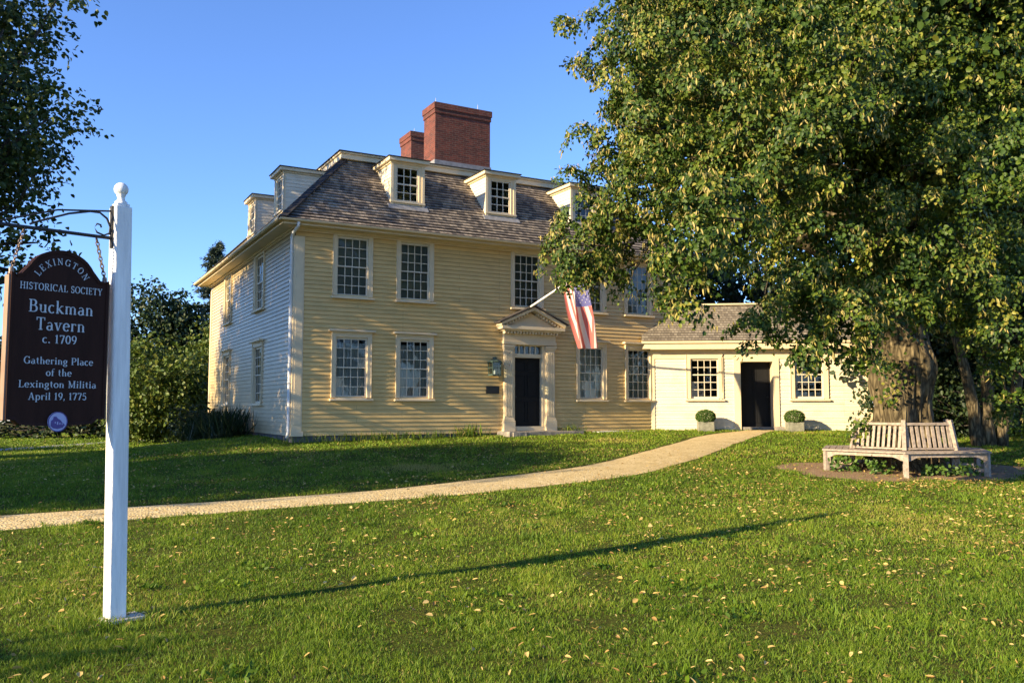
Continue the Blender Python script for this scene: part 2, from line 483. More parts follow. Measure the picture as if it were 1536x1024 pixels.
def m_gravel(name, c1, c2, c3, sc=55):
    m, nt, b = newmat(name)
    tc = nd(nt, "ShaderNodeTexCoord")
    v = nd(nt, "ShaderNodeTexVoronoi"); v.inputs["Scale"].default_value = sc
    n = nd(nt, "ShaderNodeTexNoise"); n.inputs["Scale"].default_value = 2.2; n.inputs["Detail"].default_value = 7
    nt.links.new(tc.outputs["Object"], v.inputs["Vector"]); nt.links.new(tc.outputs["Object"], n.inputs["Vector"])
    sp = nd(nt, "ShaderNodeSeparateColor"); nt.links.new(v.outputs["Color"], sp.inputs[0])
    ad = nd(nt, "ShaderNodeMath", operation='MULTIPLY_ADD'); ad.inputs[1].default_value = .55
    hf = nd(nt, "ShaderNodeMath", operation='MULTIPLY'); hf.inputs[1].default_value = .5
    nt.links.new(n.outputs[0], hf.inputs[0]); nt.links.new(sp.outputs[0], ad.inputs[0]); nt.links.new(hf.outputs[0], ad.inputs[2])
    r = ramp(nt, [(.15, c1), (.5, c2), (.9, c3)])
    nt.links.new(ad.outputs[0], r.inputs[0]); nt.links.new(r.outputs[0], b.inputs["Base Color"])
    b.inputs["Roughness"].default_value = .95; b.inputs["Specular IOR Level"].default_value = .15
    bp = nd(nt, "ShaderNodeBump"); bp.inputs["Strength"].default_value = .9; bp.inputs["Distance"].default_value = .012
    nt.links.new(v.outputs["Distance"], bp.inputs["Height"]); nt.links.new(bp.outputs[0], b.inputs["Normal"])
    return m
M_path = m_gravel("tan stone dust path", (.40, .285, .12), (.62, .47, .22), (.80, .65, .36), 30)
M_dirt = m_gravel("bare reddish soil", (.18, .115, .065), (.28, .185, .11), (.36, .26, .16), 30)
M_walk = m_gravel("grey concrete walk", (.26, .26, .25), (.34, .33, .31), (.4, .39, .37), 20)

# ------------------------------------------------------------------ ground, path
def axis(segs):
    out = []
    for a, b, st in segs:
        out += list(np.arange(a, b, st))
    out.append(segs[-1][1])
    return np.array(out)
gx = axis([(-600, -100, 100), (-100, -24, 4), (-24, 24, .5), (24, 100, 4), (100, 600, 100)])
gy = axis([(-80, -8, 4), (-8, 40, .5), (40, 100, 4), (100, 900, 100)])
GX, GY = np.meshgrid(gx, gy)
GZ = terr(GX, GY)
gv = np.stack([GX, GY, GZ], -1).reshape(-1, 3)
nx_, ny_ = len(gx), len(gy)
ii = (np.arange(ny_ - 1)[:, None] * nx_ + np.arange(nx_ - 1)[None]).ravel()
me = bpy.data.meshes.new("lawn_ground")
me.from_pydata(gv.tolist(), [], np.stack([ii, ii + 1, ii + nx_ + 1, ii + nx_], 1).tolist())
me.polygons.foreach_set("use_smooth", [True] * len(me.polygons))
ground = link("ground", me, M_ground)
ground['kind'] = 'structure'

PU = [(-14.0, 8.6), (-10.0, 9.9), (-6.65, 11.32), (-5.31, 11.98), (-3.61, 12.8), (-1.8, 13.99), (.4, 16.15), (1.5, 17.43), (2.59, 19.56), (3.99, 22.29), (5.48, 25.64), (7.55, 28.22)]
PL = [(-13.2, 7.1), (-9.3, 8.5), (-5.95, 10.13), (-5.03, 10.76), (-4.05, 11.31), (-2.5, 12.16), (-.69, 13.15), (.9, 14.32), (2.02, 15.32), (2.98, 16.71), (4.29, 19.1), (6.04, 22.93), (8.24, 27.4), (8.64, 28.15)]
def resample(pts, n):
    pts = np.array(pts, float)
    for _ in range(2):   # soften corners
        q = [pts[0]]
        for a, b in zip(pts[:-1], pts[1:]):
            q += [a * .75 + b * .25, a * .25 + b * .75]
        q.append(pts[-1]); pts = np.array(q)
    d = np.concatenate([[0], np.cumsum(np.hypot(*np.diff(pts, axis=0).T))])
    t = np.linspace(0, d[-1], n)
    return np.stack([np.interp(t, d, pts[:, 0]), np.interp(t, d, pts[:, 1])], 1)
def strip(name, A, B, m, lift, across=5):
    mb = MB(); n = len(A)
    k = across + 1
    for i in range(n):
        for j in range(k):
            t = j / across
            p = A[i] * (1 - t) + B[i] * t
            e = .0 if 0 < j < across else -.03
            mb.v.append((p[0], p[1], tz(p[0], p[1]) + lift + e))
    for i in range(n - 1):
        for j in range(across):
            a = i * k + j
            mb.f.append((a, a + 1, a + k + 1, a + k)); mb.uv.extend([(0, 0)] * 4)
    return mb.build(name, m, None, smooth=True)
UA, LA = resample(PU, 110), resample(PL, 110)
jit = lambda n, s: np.convolve(rng.normal(0, s, n + 8), np.ones(5) / 5, 'same')[4:-4]
UA += np.stack([jit(110, .05), jit(110, .05)], 1); LA += np.stack([jit(110, .05), jit(110, .05)], 1)
path = strip("path", UA, LA, M_path, .022)
path['kind'] = 'structure'
wy = np.linspace(10, 120, 40)
WA = np.stack([-17.8 + .147 * (wy - 30), wy], 1); WB = WA + np.array([-1.5, .2])
walk = strip("sidewalk", WB, WA, M_walk, .02, 2)
walk['kind'] = 'structure'

# bare earth round the bench
BC = Vector((7.49, 16.61, 0))
mb = MB()
mb.v.append((BC.x, BC.y, tz(BC.x, BC.y) + .014)); mb.uv = []
nseg = 64
DR = []
for k in range(nseg):
    a = 2 * math.pi * k / nseg
    r = 2.08 + .24 * math.sin(a * 2 + 1.0) + .16 * math.sin(a * 5 + .4) + .08 * math.sin(a * 11)
    DR.append(r)
for ring in (.5, .8, 1.0):
    for k in range(nseg):
        a = 2 * math.pi * k / nseg; r = DR[k] * ring
        x, y = BC.x + r * math.cos(a) * 1.08, BC.y + r * math.sin(a)
        mb.v.append((x, y, tz(x, y) + (.014 if ring < 1 else -.004)))
for k in range(nseg):
    mb.f.append((0, 1 + k, 1 + (k + 1) % nseg)); mb.uv.extend([(0, 0)] * 3)
for q in range(2):
    for k in range(nseg):
        a = 1 + q * nseg
        mb.f.append((a + k, a + nseg + k, a + nseg + (k + 1) % nseg, a + (k + 1) % nseg)); mb.uv.extend([(0, 0)] * 4)
dirt = mb.build("bare_ground", M_dirt, None, smooth=True)
dirt['kind'] = 'structure'

# ------------------------------------------------------------------ the tavern house
HO = Vector((-5.8259, 22.8672, .8)); HROT = .5023
W, D, H = 13.4, 12.79, 5.6
EE, EZ, BI, BZ = .47, 5.72, 1.92, 8.19
house = thing("tavern_house", "large yellow clapboard house with hipped shingle roof, dormers and two brick chimneys", "house", HO, HROT)
hc, hs = math.cos(HROT), math.sin(HROT)
def HW(x, y, z=0):       # house frame -> world
    return Vector((HO.x + x * hc - y * hs, HO.y + x * hs + y * hc, HO.z + z))

FF = Fr((0, 0, 0), (1, 0, 0), (0, -1, 0))
FL = Fr((0, D, 0), (0, -1, 0), (-1, 0, 0))       # left wall, u runs from the back to the front corner
FRt = Fr((W, 0, 0), (0, 1, 0), (1, 0, 0))
FBk = Fr((W, D, 0), (-1, 0, 0), (0, 1, 0))
ZT2, ZB2, ZT1, ZB1 = 5.43, 3.863, 2.638, 1.066
GW = .81
front_wins = [(1.60, 1), (3.46, 1), (7.17, 0), (9.53, 1), (11.42, 1)]
left_wins = [(D - 4.17, 1.0), (D - 9.2, 1.0)]

def window(parent, fr, uc, w, z0, z1, cols=4, rows=6, rail=3, cas=.105, hood=False, curtain=None, name="window", sillp=.075, casm=None, proud=.045):
    casm = casm or M_trim
    u0, u1 = uc - w / 2, uc + w / 2
    g = .045
    a0, a1, b0, b1 = u0 - g, u1 + g, z0 - g, z1 + g
    mb = MB()
    mb.fbox(fr, a0 - cas, a0, b0, b1 + cas, -.08, proud)
    mb.fbox(fr, a1, a1 + cas, b0, b1 + cas, -.08, proud)
    mb.fbox(fr, a0, a1, b1, b1 + cas, -.08, proud)
    mb.fbox(fr, a0, a1, b0 - .03, b0, -.08, proud)
    # back-band bead round the casing
    mb.fbox(fr, a0 - cas - .02, a0 - cas, b0, b1 + cas, -.01, proud + .018)
    mb.fbox(fr, a1 + cas, a1 + cas + .02, b0, b1 + cas, -.01, proud + .018)
    win = mb.build(name, casm, parent)
    s = MB()
    zr = z0 + (z1 - z0) * (rows - rail) / rows
    for (q0, q1, o) in ((z0, zr, -.045), (zr, z1, -.025)):
        s.fbox(fr, a0, u0, q0 - (g if q0 == z0 else .018), q1 + (g if q1 == z1 else .018), o - .03, o)
        s.fbox(fr, u1, a1, q0 - (g if q0 == z0 else .018), q1 + (g if q1 == z1 else .018), o - .03, o)
        s.fbox(fr, u0, u1, q0 - (g if q0 == z0 else .018), q0 + .018, o - .03, o)
        s.fbox(fr, u0, u1, q1 - .018, q1 + (g if q1 == z1 else .018), o - .03, o)
    for c in range(1, cols):
        x = u0 + w * c / cols
        s.fbox(fr, x - .011, x + .011, z0 + .018, zr - .018, -.067, -.049)
        s.fbox(fr, x - .011, x + .011, zr + .018, z1 - .018, -.047, -.029)
    for r_ in range(1, rows):
        z = z0 + (z1 - z0) * r_ / rows
        if abs(z - zr) < 1e-4:
            continue
        o = -.045 if z < zr else -.025
        for c in range(cols):
            x0, x1 = u0 + w * c / cols, u0 + w * (c + 1) / cols
            s.fbox(fr, x0 + (.011 if c else 0), x1 - (.011 if c < cols - 1 else 0), z - .011, z + .011, o - .021, o - .005)
    s.build("sash", M_sash, win)
    g_ = MB()
    P = fr.p
    rr = random.Random(hash((round(uc * 100), round(z0 * 100))) & 0xffff)
    for c in range(cols):       # every pane sits at its own slight tilt, like old glazing
        for k in range(rows):
            x0, x1 = u0 + w * c / cols, u0 + w * (c + 1) / cols
            y0, y1 = z0 + (z1 - z0) * k / rows, z0 + (z1 - z0) * (k + 1) / rows
            o = (-.058 if (y0 + y1) / 2 < zr else -.038)
            t1, t2 = rr.uniform(-.0022, .0022), rr.uniform(-.0022, .0022)
            g_.face([P(x0, y0, o + t1 + t2), P(x1, y0, o - t1 + t2), P(x1, y1, o - t1 - t2), P(x0, y1, o + t1 - t2)])
    g_.build("pane", M_glass, win)
    m2 = MB()
    m2.fbox(fr, a0 - cas - .06, a1 + cas + .06, b0 - .085, b0 - .03, -.02, proud + sillp)
    m2.build("sill", casm, win, bevel=.008)
    if hood:
        m3 = MB()
        zt = b1 + cas
        m3.fbox(fr, a0 - cas - .02, a1 + cas + .02, zt, zt + .04, 0, .07)
        m3.fbox(fr, a0 - cas - .10, a1 + cas + .10, zt + .04, zt + .10, 0, .15)
        m3.build("hood", casm, win, bevel=.008)
    if curtain:
        kind, f0, f1 = curtain
        m4 = MB()
        n = 24
        zz0, zz1 = z0 - .06 + (z1 - z0) * f0, z0 + (z1 - z0) * f1 + .02
        for k in range(n):
            x0, x1 = u0 - .05 + (w + .1) * k / n, u0 - .05 + (w + .1) * (k + 1) / n
            d0, d1 = [-.14 + (.018 * math.sin(q * 2.1 + uc) if kind == 'c' else 0) for q in (k, k + 1)]
            m4.face([P(x0, zz0, d0), P(x1, zz0, d1), P(x1, zz1, d1), P(x0, zz1, d0)])
        m4.build("curtain", {'c': M_curtain, 'w': M_blind, 's': M_shade}[kind], win)
    return win

def hole(uc, w, z0, z1):
    return (uc - w / 2 - .06, uc + w / 2 + .06, z0 - .06, z1 + .06)

# siding
fholes = []
for u, low in front_wins:
    fholes.append(hole(u, GW, ZB2, ZT2))
    if low:
        fholes.append(hole(u, GW, ZB1, ZT1))
fholes.append((6.66, 7.74, 0, 2.72))
mb = MB(); mb.saw(FF, 0, H, .1167, lambda v: (.0, W), fholes, .023)
mb.build("wall", M_clap, house)
lz = [(ZB2 - .02, ZT2), (.93, ZT1 - .06)]
lholes = [hole(u, w, a, b) for u, w in left_wins for a, b in lz]
mb = MB(); mb.saw(FL, 0, H, .1167, lambda v: (.0, D), lholes, .023)
mb.build("wall", M_clap3, house)
mb = MB(); mb.saw(FRt, 0, H, .1167, lambda v: (.0, D), (), .028); mb.build("wall", M_clap, house)
mb = MB(); mb.saw(FBk, 0, H, .1167, lambda v: (.0, W), (), .028); mb.build("wall", M_clap, house)
# inner lining: floors and partition walls that keep the rooms dark
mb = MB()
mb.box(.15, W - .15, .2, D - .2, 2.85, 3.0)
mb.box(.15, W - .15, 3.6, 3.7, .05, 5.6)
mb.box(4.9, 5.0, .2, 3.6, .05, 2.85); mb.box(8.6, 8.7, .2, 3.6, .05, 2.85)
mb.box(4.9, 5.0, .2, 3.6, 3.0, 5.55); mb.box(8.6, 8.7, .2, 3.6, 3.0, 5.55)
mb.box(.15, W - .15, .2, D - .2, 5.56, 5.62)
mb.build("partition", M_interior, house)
mb = MB()
mb.box(.03, W - .03, .03, D - .03, -.9, -.002)
mb.build("foundation", M_found, house)
# trim
for parts_ in ([(FF, 0, .25, -.01, 5.36, 0, .035), (FF, -.035, .29, -.01, .12, .035, .06), (FF, .03, .22, .3, 5.2, .035, .045), (FL, D - .24, D + .034, -.012, 5.36, 0, .036)],
               [(FF, W - .2, W, 0, 5.36, 0, .035), (FRt, 0, .2, 0, 5.36, 0, .037)], [(FL, 0, .2, 0, 5.36, 0, .036)]):
    mb = MB()
    for q in parts_:
        mb.fbox(*q)
    mb.build("corner_board", M_trim, house, bevel=.006)
mb = MB()
mb.box(-EE, W + EE, -EE, D + EE, 5.58, 5.60)                           # soffit
for fr, L in ((FF, W), (FL, D), (FRt, D), (FBk, W)):
    mb.fbox(fr, -.02, L + .02, 5.50, 5.578, .012, .05)
    mb.fbox(fr, -.07, L + .07, 5.535, 5.579, .05, .12)                 # bed mould
    mb.fbox(fr, -EE + .03, L + EE - .03, 5.602, 5.66, EE - .07, EE - .01)
    mb.fbox(fr, -EE, L + EE, 5.66, 5.715, EE - .07, EE + .03)
mb.build("cornice", M_trim, house)
mb = MB()
for fr, L in ((FF, W), (FL, D)):                                       # half-round gutters
    n = 8
    for k in range(n):
        a0, a1 = math.pi * k / n, math.pi * (k + 1) / n
        q = [(EE + .095 - .06 * math.cos(a), 5.70 - .06 * math.sin(a)) for a in (a0, a1)]
        mb.face([fr.p(-EE - .1, q[0][1], q[0][0]), fr.p(L + EE + .1, q[0][1], q[0][0]), fr.p(L + EE + .1, q[1][1], q[1][0]), fr.p(-EE - .1, q[1][1], q[1][0])])
mb.build("gutter", M_trim, house, smooth=True)
mb = MB()
x, y = .12, -.06
mb.tube([(-.06, -EE - .07, 5.64), (-.06, -EE - .03, 5.54), (-.08, -.08, 5.43), (-.085, .04, 5.33), (-.085, .05, 2.5), (-.085, .05, .1), (-.12, .05, -.05)], .042, 10)
for z in (4.9, 3.2, 1.4):
    mb.box(-.13, -.036, .0, .10, z, z + .03)
mb.build("downspout", M_white, house, smooth=True)

# lower hipped roof
rise, run = BZ - EZ, BI + EE
SL = math.hypot(rise, run)
def roof_side(L, o, u, inn):
    vdir = Vector(inn) * run + Vector((0, 0, rise))
    n = -Vector(inn) * rise + Vector((0, 0, run))
    fr = Fr(o, u, n, vdir)
    mb = MB()
    mb.saw(fr, 0, SL, .142, lambda v: (v / SL * run, L + 2 * EE - v / SL * run), (), .04, .004)
    return mb
rb = roof_side(W, (-EE, -EE, EZ), (1, 0, 0), (0, 1, 0))
for m_ in (roof_side(D, (-EE, D + EE, EZ), (0, -1, 0), (1, 0, 0)), roof_side(D, (W + EE, -EE, EZ), (0, 1, 0), (-1, 0, 0)), roof_side(W, (W + EE, D + EE, EZ), (-1, 0, 0), (0, -1, 0))):
    k = len(rb.v)
    rb.v += m_.v; rb.f += [tuple(i + k for i in f) for f in m_.f]; rb.uv += m_.uv
roof = rb.build("roof", M_shingle, house)
for (cx, cy, sx, sy) in ((-EE, -EE, 1, 1), (-EE, D + EE, 1, -1), (W + EE, -EE, -1, 1), (W + EE, D + EE, -1, -1)):
    a = Vector((cx, cy, EZ + .03)); b = Vector((cx + sx * run, cy + sy * run, BZ + .03))
    nseg = 24
    hp = MB()
    for k in range(nseg):
        p, q = a.lerp(b, k / nseg), a.lerp(b, (k + 1.1) / nseg)
        hp.beam(p + Vector((0, 0, .012)), q, .26, .02)
    hp.build("hip_cap", M_shingle, roof)
mb = MB()
o1 = .13
mb.box(BI - o1, W - BI + o1, BI - o1, D - BI + o1, BZ + .02, BZ + .17)
mb.box(BI - o1 - .05, W - BI + o1 + .05, BI - o1 - .05, D - BI + o1 + .05, BZ + .172, BZ + .225)
mb.build("roof_cornice", M_trim, house, bevel=.01)
mb = MB()
a = BI - o1 - .09; z0 = BZ + .23
c4 = [(a, a, z0), (W - a, a, z0), (W - a, D - a, z0), (a, D - a, z0)]
h1, h2 = (W / 2 - 1.6, D / 2, z0 + .5), (W / 2 + 1.6, D / 2, z0 + .5)
mb.face([c4[0], c4[1], h2, h1]); mb.face([c4[1], c4[2], h2]); mb.face([c4[2], c4[3], h1, h2]); mb.face([c4[3], c4[0], h1])
lo = [(p[0], p[1], p[2] - .004) for p in c4]
mb.box(a, W - a, a, D - a, BZ + .227, z0 + .02)
mb.build("upper_roof", plain("dark deck roofing", (.06, .058, .055), .8, .3, 4, .3, 30), house)

# windows
cur_up = [None, None, None, ('w', 0, 1), ('w', 0, 1)]
for k, (u, low) in enumerate(front_wins):
    window(house, FF, u, GW, ZB2, ZT2, 4, 6, 3, curtain=('s', .0, 1.0) if k < 3 else ('w', 0, 1))
    if low:
        window(house, FF, u, GW, ZB1, ZT1, 4, 6, 3, hood=True, curtain=('c', 0, .92) if k != 3 else ('w', 0, 1))
for u, w in left_wins:
    for k, (a, b) in enumerate(lz):
        window(house, FL, u, w, a, b, 4, 6, 3, hood=(k == 1), curtain=('s', 0, 1))

# dormers
def dormer(fr, uc, w, zb, zt, run_back, label=None):
    """fr at the dormer's front plane"""
    u0, u1 = uc - w / 2, uc + w / 2
    gw, g0, g1 = .62, zb + .18, zt - .12
    mb = MB()
    # cheeks of lapped boards: triangles back to the roof
    for s, uu in ((-1, u0), (1, u1)):
        cf = Fr(fr.p(uu, zb, 0), -fr.n, fr.u * s)
        hh = zt - zb
        mb.saw(cf, 0, hh, .105, lambda v: (-.0, ) and ((max(0.0, (v - .02) / rise * run - .15)) * 0, max(.02, v / rise * run + .12)), (), .012)
    d = mb.build("dormer", M_clap2, house)
    f = MB()
    f.fbox(fr, u0 - .01, uc - gw / 2 - .045, zb - .05, zt, -.05, .02)
    f.fbox(fr, uc + gw / 2 + .045, u1 + .01, zb - .05, zt, -.05, .02)
    f.fbox(fr, uc - gw / 2 - .045, uc + gw / 2 + .045, g1 + .045, zt, -.05, .018)
    f.fbox(fr, uc - gw / 2 - .045, uc + gw / 2 + .045, zb - .05, g0 - .045, -.05, .018)
    f.fbox(fr, u0 - .03, u0 + .05, zb - .05, zt, .02, .04)
    f.fbox(fr, u1 - .05, u1 + .03, zb - .05, zt, .02, .04)
    f.fbox(fr, u0 - .04, u1 + .04, g0 - .10, g0 - .05, .02, .07)
    f.build("frame", M_trim, d)
    c = MB()
    ov = .13
    c.fbox(fr, u0 - .05, u1 + .05, zt, zt + .05, -run_back, .06)
    c.fbox(fr, u0 - ov, u1 + ov, zt + .05, zt + .15, -run_back - .1, .16)
    c.build("cornice", M_trim, d, bevel=.008)
    t = MB()
    P = fr.p
    e = ov + .03
    za, zc = zt + .153, zt + .30
    A, B, C_, D_ = P(u0 - e, za, .19), P(u1 + e, za, .19), P(u1 + e, za, -run_back - .25), P(u0 - e, za, -run_back - .25)
    m1, m2 = P(uc, zc * .4 + za * .6, -.35), P(uc, zc * .4 + za * .6, -run_back - .25)
    t.face([A, B, m1]); t.face([B, C_, m2, m1]); t.face([D_, A, m1, m2]); 
    t.fbox(fr, u0 - e, u1 + e, za - .002, za + .022, -run_back - .25, .19)
    t.build("roof", M_shingle, d)
    s = MB()
    z_r = (g0 + g1) / 2
    a0, a1 = uc - gw / 2, uc + gw / 2
    s.fbox(fr, a0 - .045, a0, g0 - .045, g1 + .045, -.06, -.01); s.fbox(fr, a1, a1 + .045, g0 - .045, g1 + .045, -.06, -.01)
    s.fbox(fr, a0, a1, g0 - .045, g0, -.06, -.01); s.fbox(fr, a0, a1, g1, g1 + .045, -.06, -.01); s.fbox(fr, a0, a1, z_r - .02, z_r + .02, -.06, -.01)
    for k in (1, 2):
        x = a0 + gw * k / 3
        s.fbox(fr, x - .011, x + .011, g0, z_r - .02, -.05, -.02); s.fbox(fr, x - .011, x + .011, z_r + .02, g1, -.05, -.02)
    for lo_, hi_ in ((g0, z_r - .02), (z_r + .02, g1)):
        z = (lo_ + hi_) / 2
        for k in range(3):
            s.fbox(fr, a0 + gw * k / 3 + .011 * (k > 0), a0 + gw * (k + 1) / 3 - .011 * (k < 2), z - .011, z + .011, -.05, -.021)
    s.build("sash", M_sash, d)
    g = MB(); g.face([P(a0, g0, -.04), P(a1, g0, -.04), P(a1, g1, -.04), P(a0, g1, -.04)])
    g.build("pane", M_glass, d)
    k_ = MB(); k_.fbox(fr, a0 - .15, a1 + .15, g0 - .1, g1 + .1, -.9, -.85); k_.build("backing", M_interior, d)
    fl = MB()
    Lr = Vector((0, 0, 0))
    # lead apron at the dormer's foot
    fl.hexa([P(u0 - .12, zb - .16, .16), P(u1 + .12, zb - .16, .16), P(u1 + .12, zb - .0, -.0), P(u0 - .12, zb, -.0), P(u0 - .12, zb - .13, .17), P(u1 + .12, zb - .13, .17), P(u1 + .12, zb + .035, .02), P(u0 - .12, zb + .035, .02)])
    fl.build("flashing", M_lead, d)
    return d
FD = Fr((0, .39, 0), (1, 0, 0), (0, -1, 0))
for uc in (3.36, 6.45, 9.54):
    dormer(FD, uc, 1.0, 6.62, 7.86, 1.3)
FDL = Fr((.39, D, 0), (0, -1, 0), (-1, 0, 0))
for yc in (3.48, 7.35):
    dormer(FDL, D - yc, 1.08, 6.62, 7.86, 1.3)

# chimneys
def chimney(x0, x1, y0, y1, z0, z1, rods, base=None):
    mb = MB()
    def ring(e, a, b):
        X0, X1, Y0, Y1 = x0 - e, x1 + e, y0 - e, y1 + e
        for p, q, uo in (((X0, Y0), (X1, Y0), 0), ((X1, Y0), (X1, Y1), X1 - X0), ((X1, Y1), (X0, Y1), .33), ((X0, Y1), (X0, Y0), .11)):
            L = math.hypot(q[0] - p[0], q[1] - p[1])
            mb.face([(p[0], p[1], a), (q[0], q[1], a), (q[0], q[1], b), (p[0], p[1], b)], [(uo, a), (uo + L, a), (uo + L, b), (uo, b)])
        for z in (a, b):
            mb.face([(X0, Y0, z), (X1, Y0, z), (X1, Y1, z), (X0, Y1, z)], [(0, 0), (.01, 0), (.01, .01), (0, .01)])
    ring(0, z0, z1 - .36); ring(.03, z1 - .36, z1 - .29); ring(.0, z1 - .29, z1 - .29 + .001)
    ring(.028, z1 - .288, z1 - .21); ring(.055, z1 - .209, z1)
    ch = mb.build("chimney", M_brick, house)
    if base:
        b = MB(); b.box(x0 - .03, x1 + .03, y0 - .03, y1 + .03, z0, base); b.build("flashing", M_lead, ch)
    c = MB(); c.box(x0 + .08, x1 - .08, y0 + .08, y1 - .08, z1, z1 + .05); c.build("cap", M_found, ch)
    for (x, y) in rods:
        t = MB(); t.tube([(x, y, z1 + .03), (x, y, z1 + .34)], [.012, .006], 6); t.build("lightning_rod", M_palestone, ch)
chimney(5.37, 7.43, 3.0, 3.95, 8.3, 10.94, [(5.6, 3.5), (7.15, 3.4)], 8.98)
chimney(6.53, 7.6, 8.0, 9.09, 8.4, 11.56, [(6.9, 8.6)])

# main doorway
ds = MB()
for a, b in ((6.33, 6.64), (7.80, 8.11)):
    ds.fbox(FF, a, b, .42, 2.52, 0, .11)
    for k in range(4):
        w_ = (b - a - .06) / 4
        ds.fbox(FF, a + .03 + k * w_ + .012, a + .03 + (k + 1) * w_ - .012, .5, 2.44, .11, .128)
    ds.fbox(FF, a - .04, b + .04, .0, .36, 0, .16); ds.fbox(FF, a - .02, b + .02, .36, .42, 0, .14)
    ds.fbox(FF, a - .02, b + .02, 2.52, 2.57, 0, .14); ds.fbox(FF, a - .04, b + .04, 2.57, 2.64, 0, .16)
ds.fbox(FF, 6.64, 6.72, .17, 2.66, -.14, .05); ds.fbox(FF, 7.68, 7.80, .17, 2.66, -.14, .05)
ds.fbox(FF, 6.72, 7.68, 2.27, 2.39, -.14, .03)
ds.fbox(FF, 6.72, 7.68, 2.63, 2.66, -.14, .03)
ds.fbox(FF, 6.29, 8.15, 2.66, 2.76, 0, .15); ds.fbox(FF, 6.31, 8.13, 2.76, 3.0, 0, .12)
ds.fbox(FF, 6.22, 8.22, 3.05, 3.10, 0, .30); ds.fbox(FF, 6.12, 8.32, 3.10, 3.20, 0, .38)
n = 18
for k in range(n):
    a = 6.26 + (8.18 - 6.26) * k / n
    ds.fbox(FF, a, a + .05, 2.975, 3.05, .12, .27)
# tympanum and raking cornices
apx, apz, bz = 7.22, 3.72, 3.2
P = FF.p
ds.face([P(6.3, bz, .14), P(8.14, bz, .14), P(apx, apz - .08, .14)])
for s in (-1, 1):
    e = apx + s * 1.13
    a_, b_ = P(e, bz - .0, .2), P(apx, apz, .2)
    ds.hexa([P(e, bz, .38), P(apx, apz - .02, .38), P(apx, apz - .02, 0), P(e, bz, 0), P(e, bz + .09, .40), P(apx, apz + .08, .40), P(apx, apz + .08, 0), P(e, bz + .09, 0)] if s < 0 else
            [P(apx, apz - .02, .38), P(e, bz, .38), P(e, bz, 0), P(apx, apz - .02, 0), P(apx, apz + .08, .40), P(e, bz + .09, .40), P(e, bz + .09, 0), P(apx, apz + .08, 0)])
    for k in range(9):
        t = .12 + .8 * k / 9
        x = e + (apx - e) * t; z = bz + (apz - bz) * t - .055
        ds.fbox(FF, x - .028, x + .028, z - .04, z + .03, .14, .30)
door_s = ds.build("door_surround", M_trim, house, bevel=.004)
mb = MB()
for s in (-1, 1):
    e = apx + s * 1.2
    q0, q1 = (e, bz + .075), (apx, apz + .11)
    if s > 0:
        q0, q1 = q1, q0
    mb.hexa([P(q0[0], q0[1], .43), P(q1[0], q1[1], .43), P(q1[0], q1[1], 0), P(q0[0], q0[1], 0), P(q0[0], q0[1] + .04, .43), P(q1[0], q1[1] + .04, .43), P(q1[0], q1[1] + .04, 0), P(q0[0], q0[1] + .04, 0)])
mb.build("pediment_roof", plain("dark porch shingles", (.07, .06, .055), .8, .4, 14, .5, 20), door_s)
mb = MB()
for k in range(1, 5):
    x = 6.72 + .96 * k / 5
    mb.fbox(FF, x - .022, x + .022, 2.39, 2.63, -.08, -.02)
mb.build("transom_bar", M_sash, door_s)
mb = MB(); mb.face([P(6.72, 2.39, -.06), P(7.68, 2.39, -.06), P(7.68, 2.63, -.06), P(6.72, 2.63, -.06)])
mb.build("transom_pane", M_glass, door_s)
dm = MB()
dm.fbox(FF, 6.72, 7.68, .19, 2.27, -.16, -.10)
for a, b in ((6.80, 7.16), (7.24, 7.60)):
    for c, d in ((.3, .95), (1.08, 1.75), (1.86, 2.17)):
        dm.fbox(FF, a, b, c, c + .02, -.10, -.085); dm.fbox(FF, a, b, d - .02, d, -.10, -.085)
        dm.fbox(FF, a, a + .02, c + .02, d - .02, -.10, -.085); dm.fbox(FF, b - .02, b, c + .02, d - .02, -.10, -.085)
door = dm.build("door", M_door, house, bevel=.003)
mb = MB(); mb.tube([P(6.80, 1.08, -.09), P(6.80, 1.08, -.045)], .014, 8); mb.tube([P(6.80, 1.08, -.045), P(6.80, 1.08, -.02)], [.03, .026], 10)
mb.build("handle", M_bronze, door)
mb = MB(); mb.fbox(FF, 6.645, 7.79, .06, .185, -.16, .09); mb.build("threshold", M_trim, house)

# things on and by the front wall
ds_ = thing("granite_doorstep", "long rough granite doorstep below the black front door", "doorstep", HW(7.4, -.45, -.12), HROT)
def rough_slab(w, d, h, seed, m, name, parent, cuts=7):
    me = bpy.data.meshes.new(name)
    import bmesh
    bm = bmesh.new()
    bmesh.ops.create_cube(bm, size=1)
    bmesh.ops.subdivide_edges(bm, edges=bm.edges[:], cuts=cuts, use_grid_fill=True)
    for v in bm.verts:
        c = v.co
        p = Vector((c.x * w, c.y * d, c.z * h))
        nn = mnoise.noise_vector(p * 2.3 + Vector((seed, 0, 0))) * .03 + mnoise.noise_vector(p * 7 + Vector((seed, 3, 0))) * .012
        # pull corners in a little
        k = sum(abs(q) > .49 for q in c)
        if k >= 2:
            p *= .985 if k == 2 else .97
        v.co = p + nn
    bm.to_mesh(me); bm.free()
    return link(name, me, m, parent)
rough_slab(2.65, .75, .34, 1, M_stone, "slab", ds_)
blk = thing("granite_block", "short upright granite block at left end of the doorstep", "stone block", HW(6.42, -.72, -.15), HROT)
rough_slab(.42, .36, .40, 4, M_stone, "block", blk, 5)
sl = thing("stone_slab", "pale flat stone slab against the house foundation right of the doorstep", "stone slab", HW(10.3, -.30, -.10), HROT)
rough_slab(1.6, .4, .22, 2, M_palestone, "slab", sl)

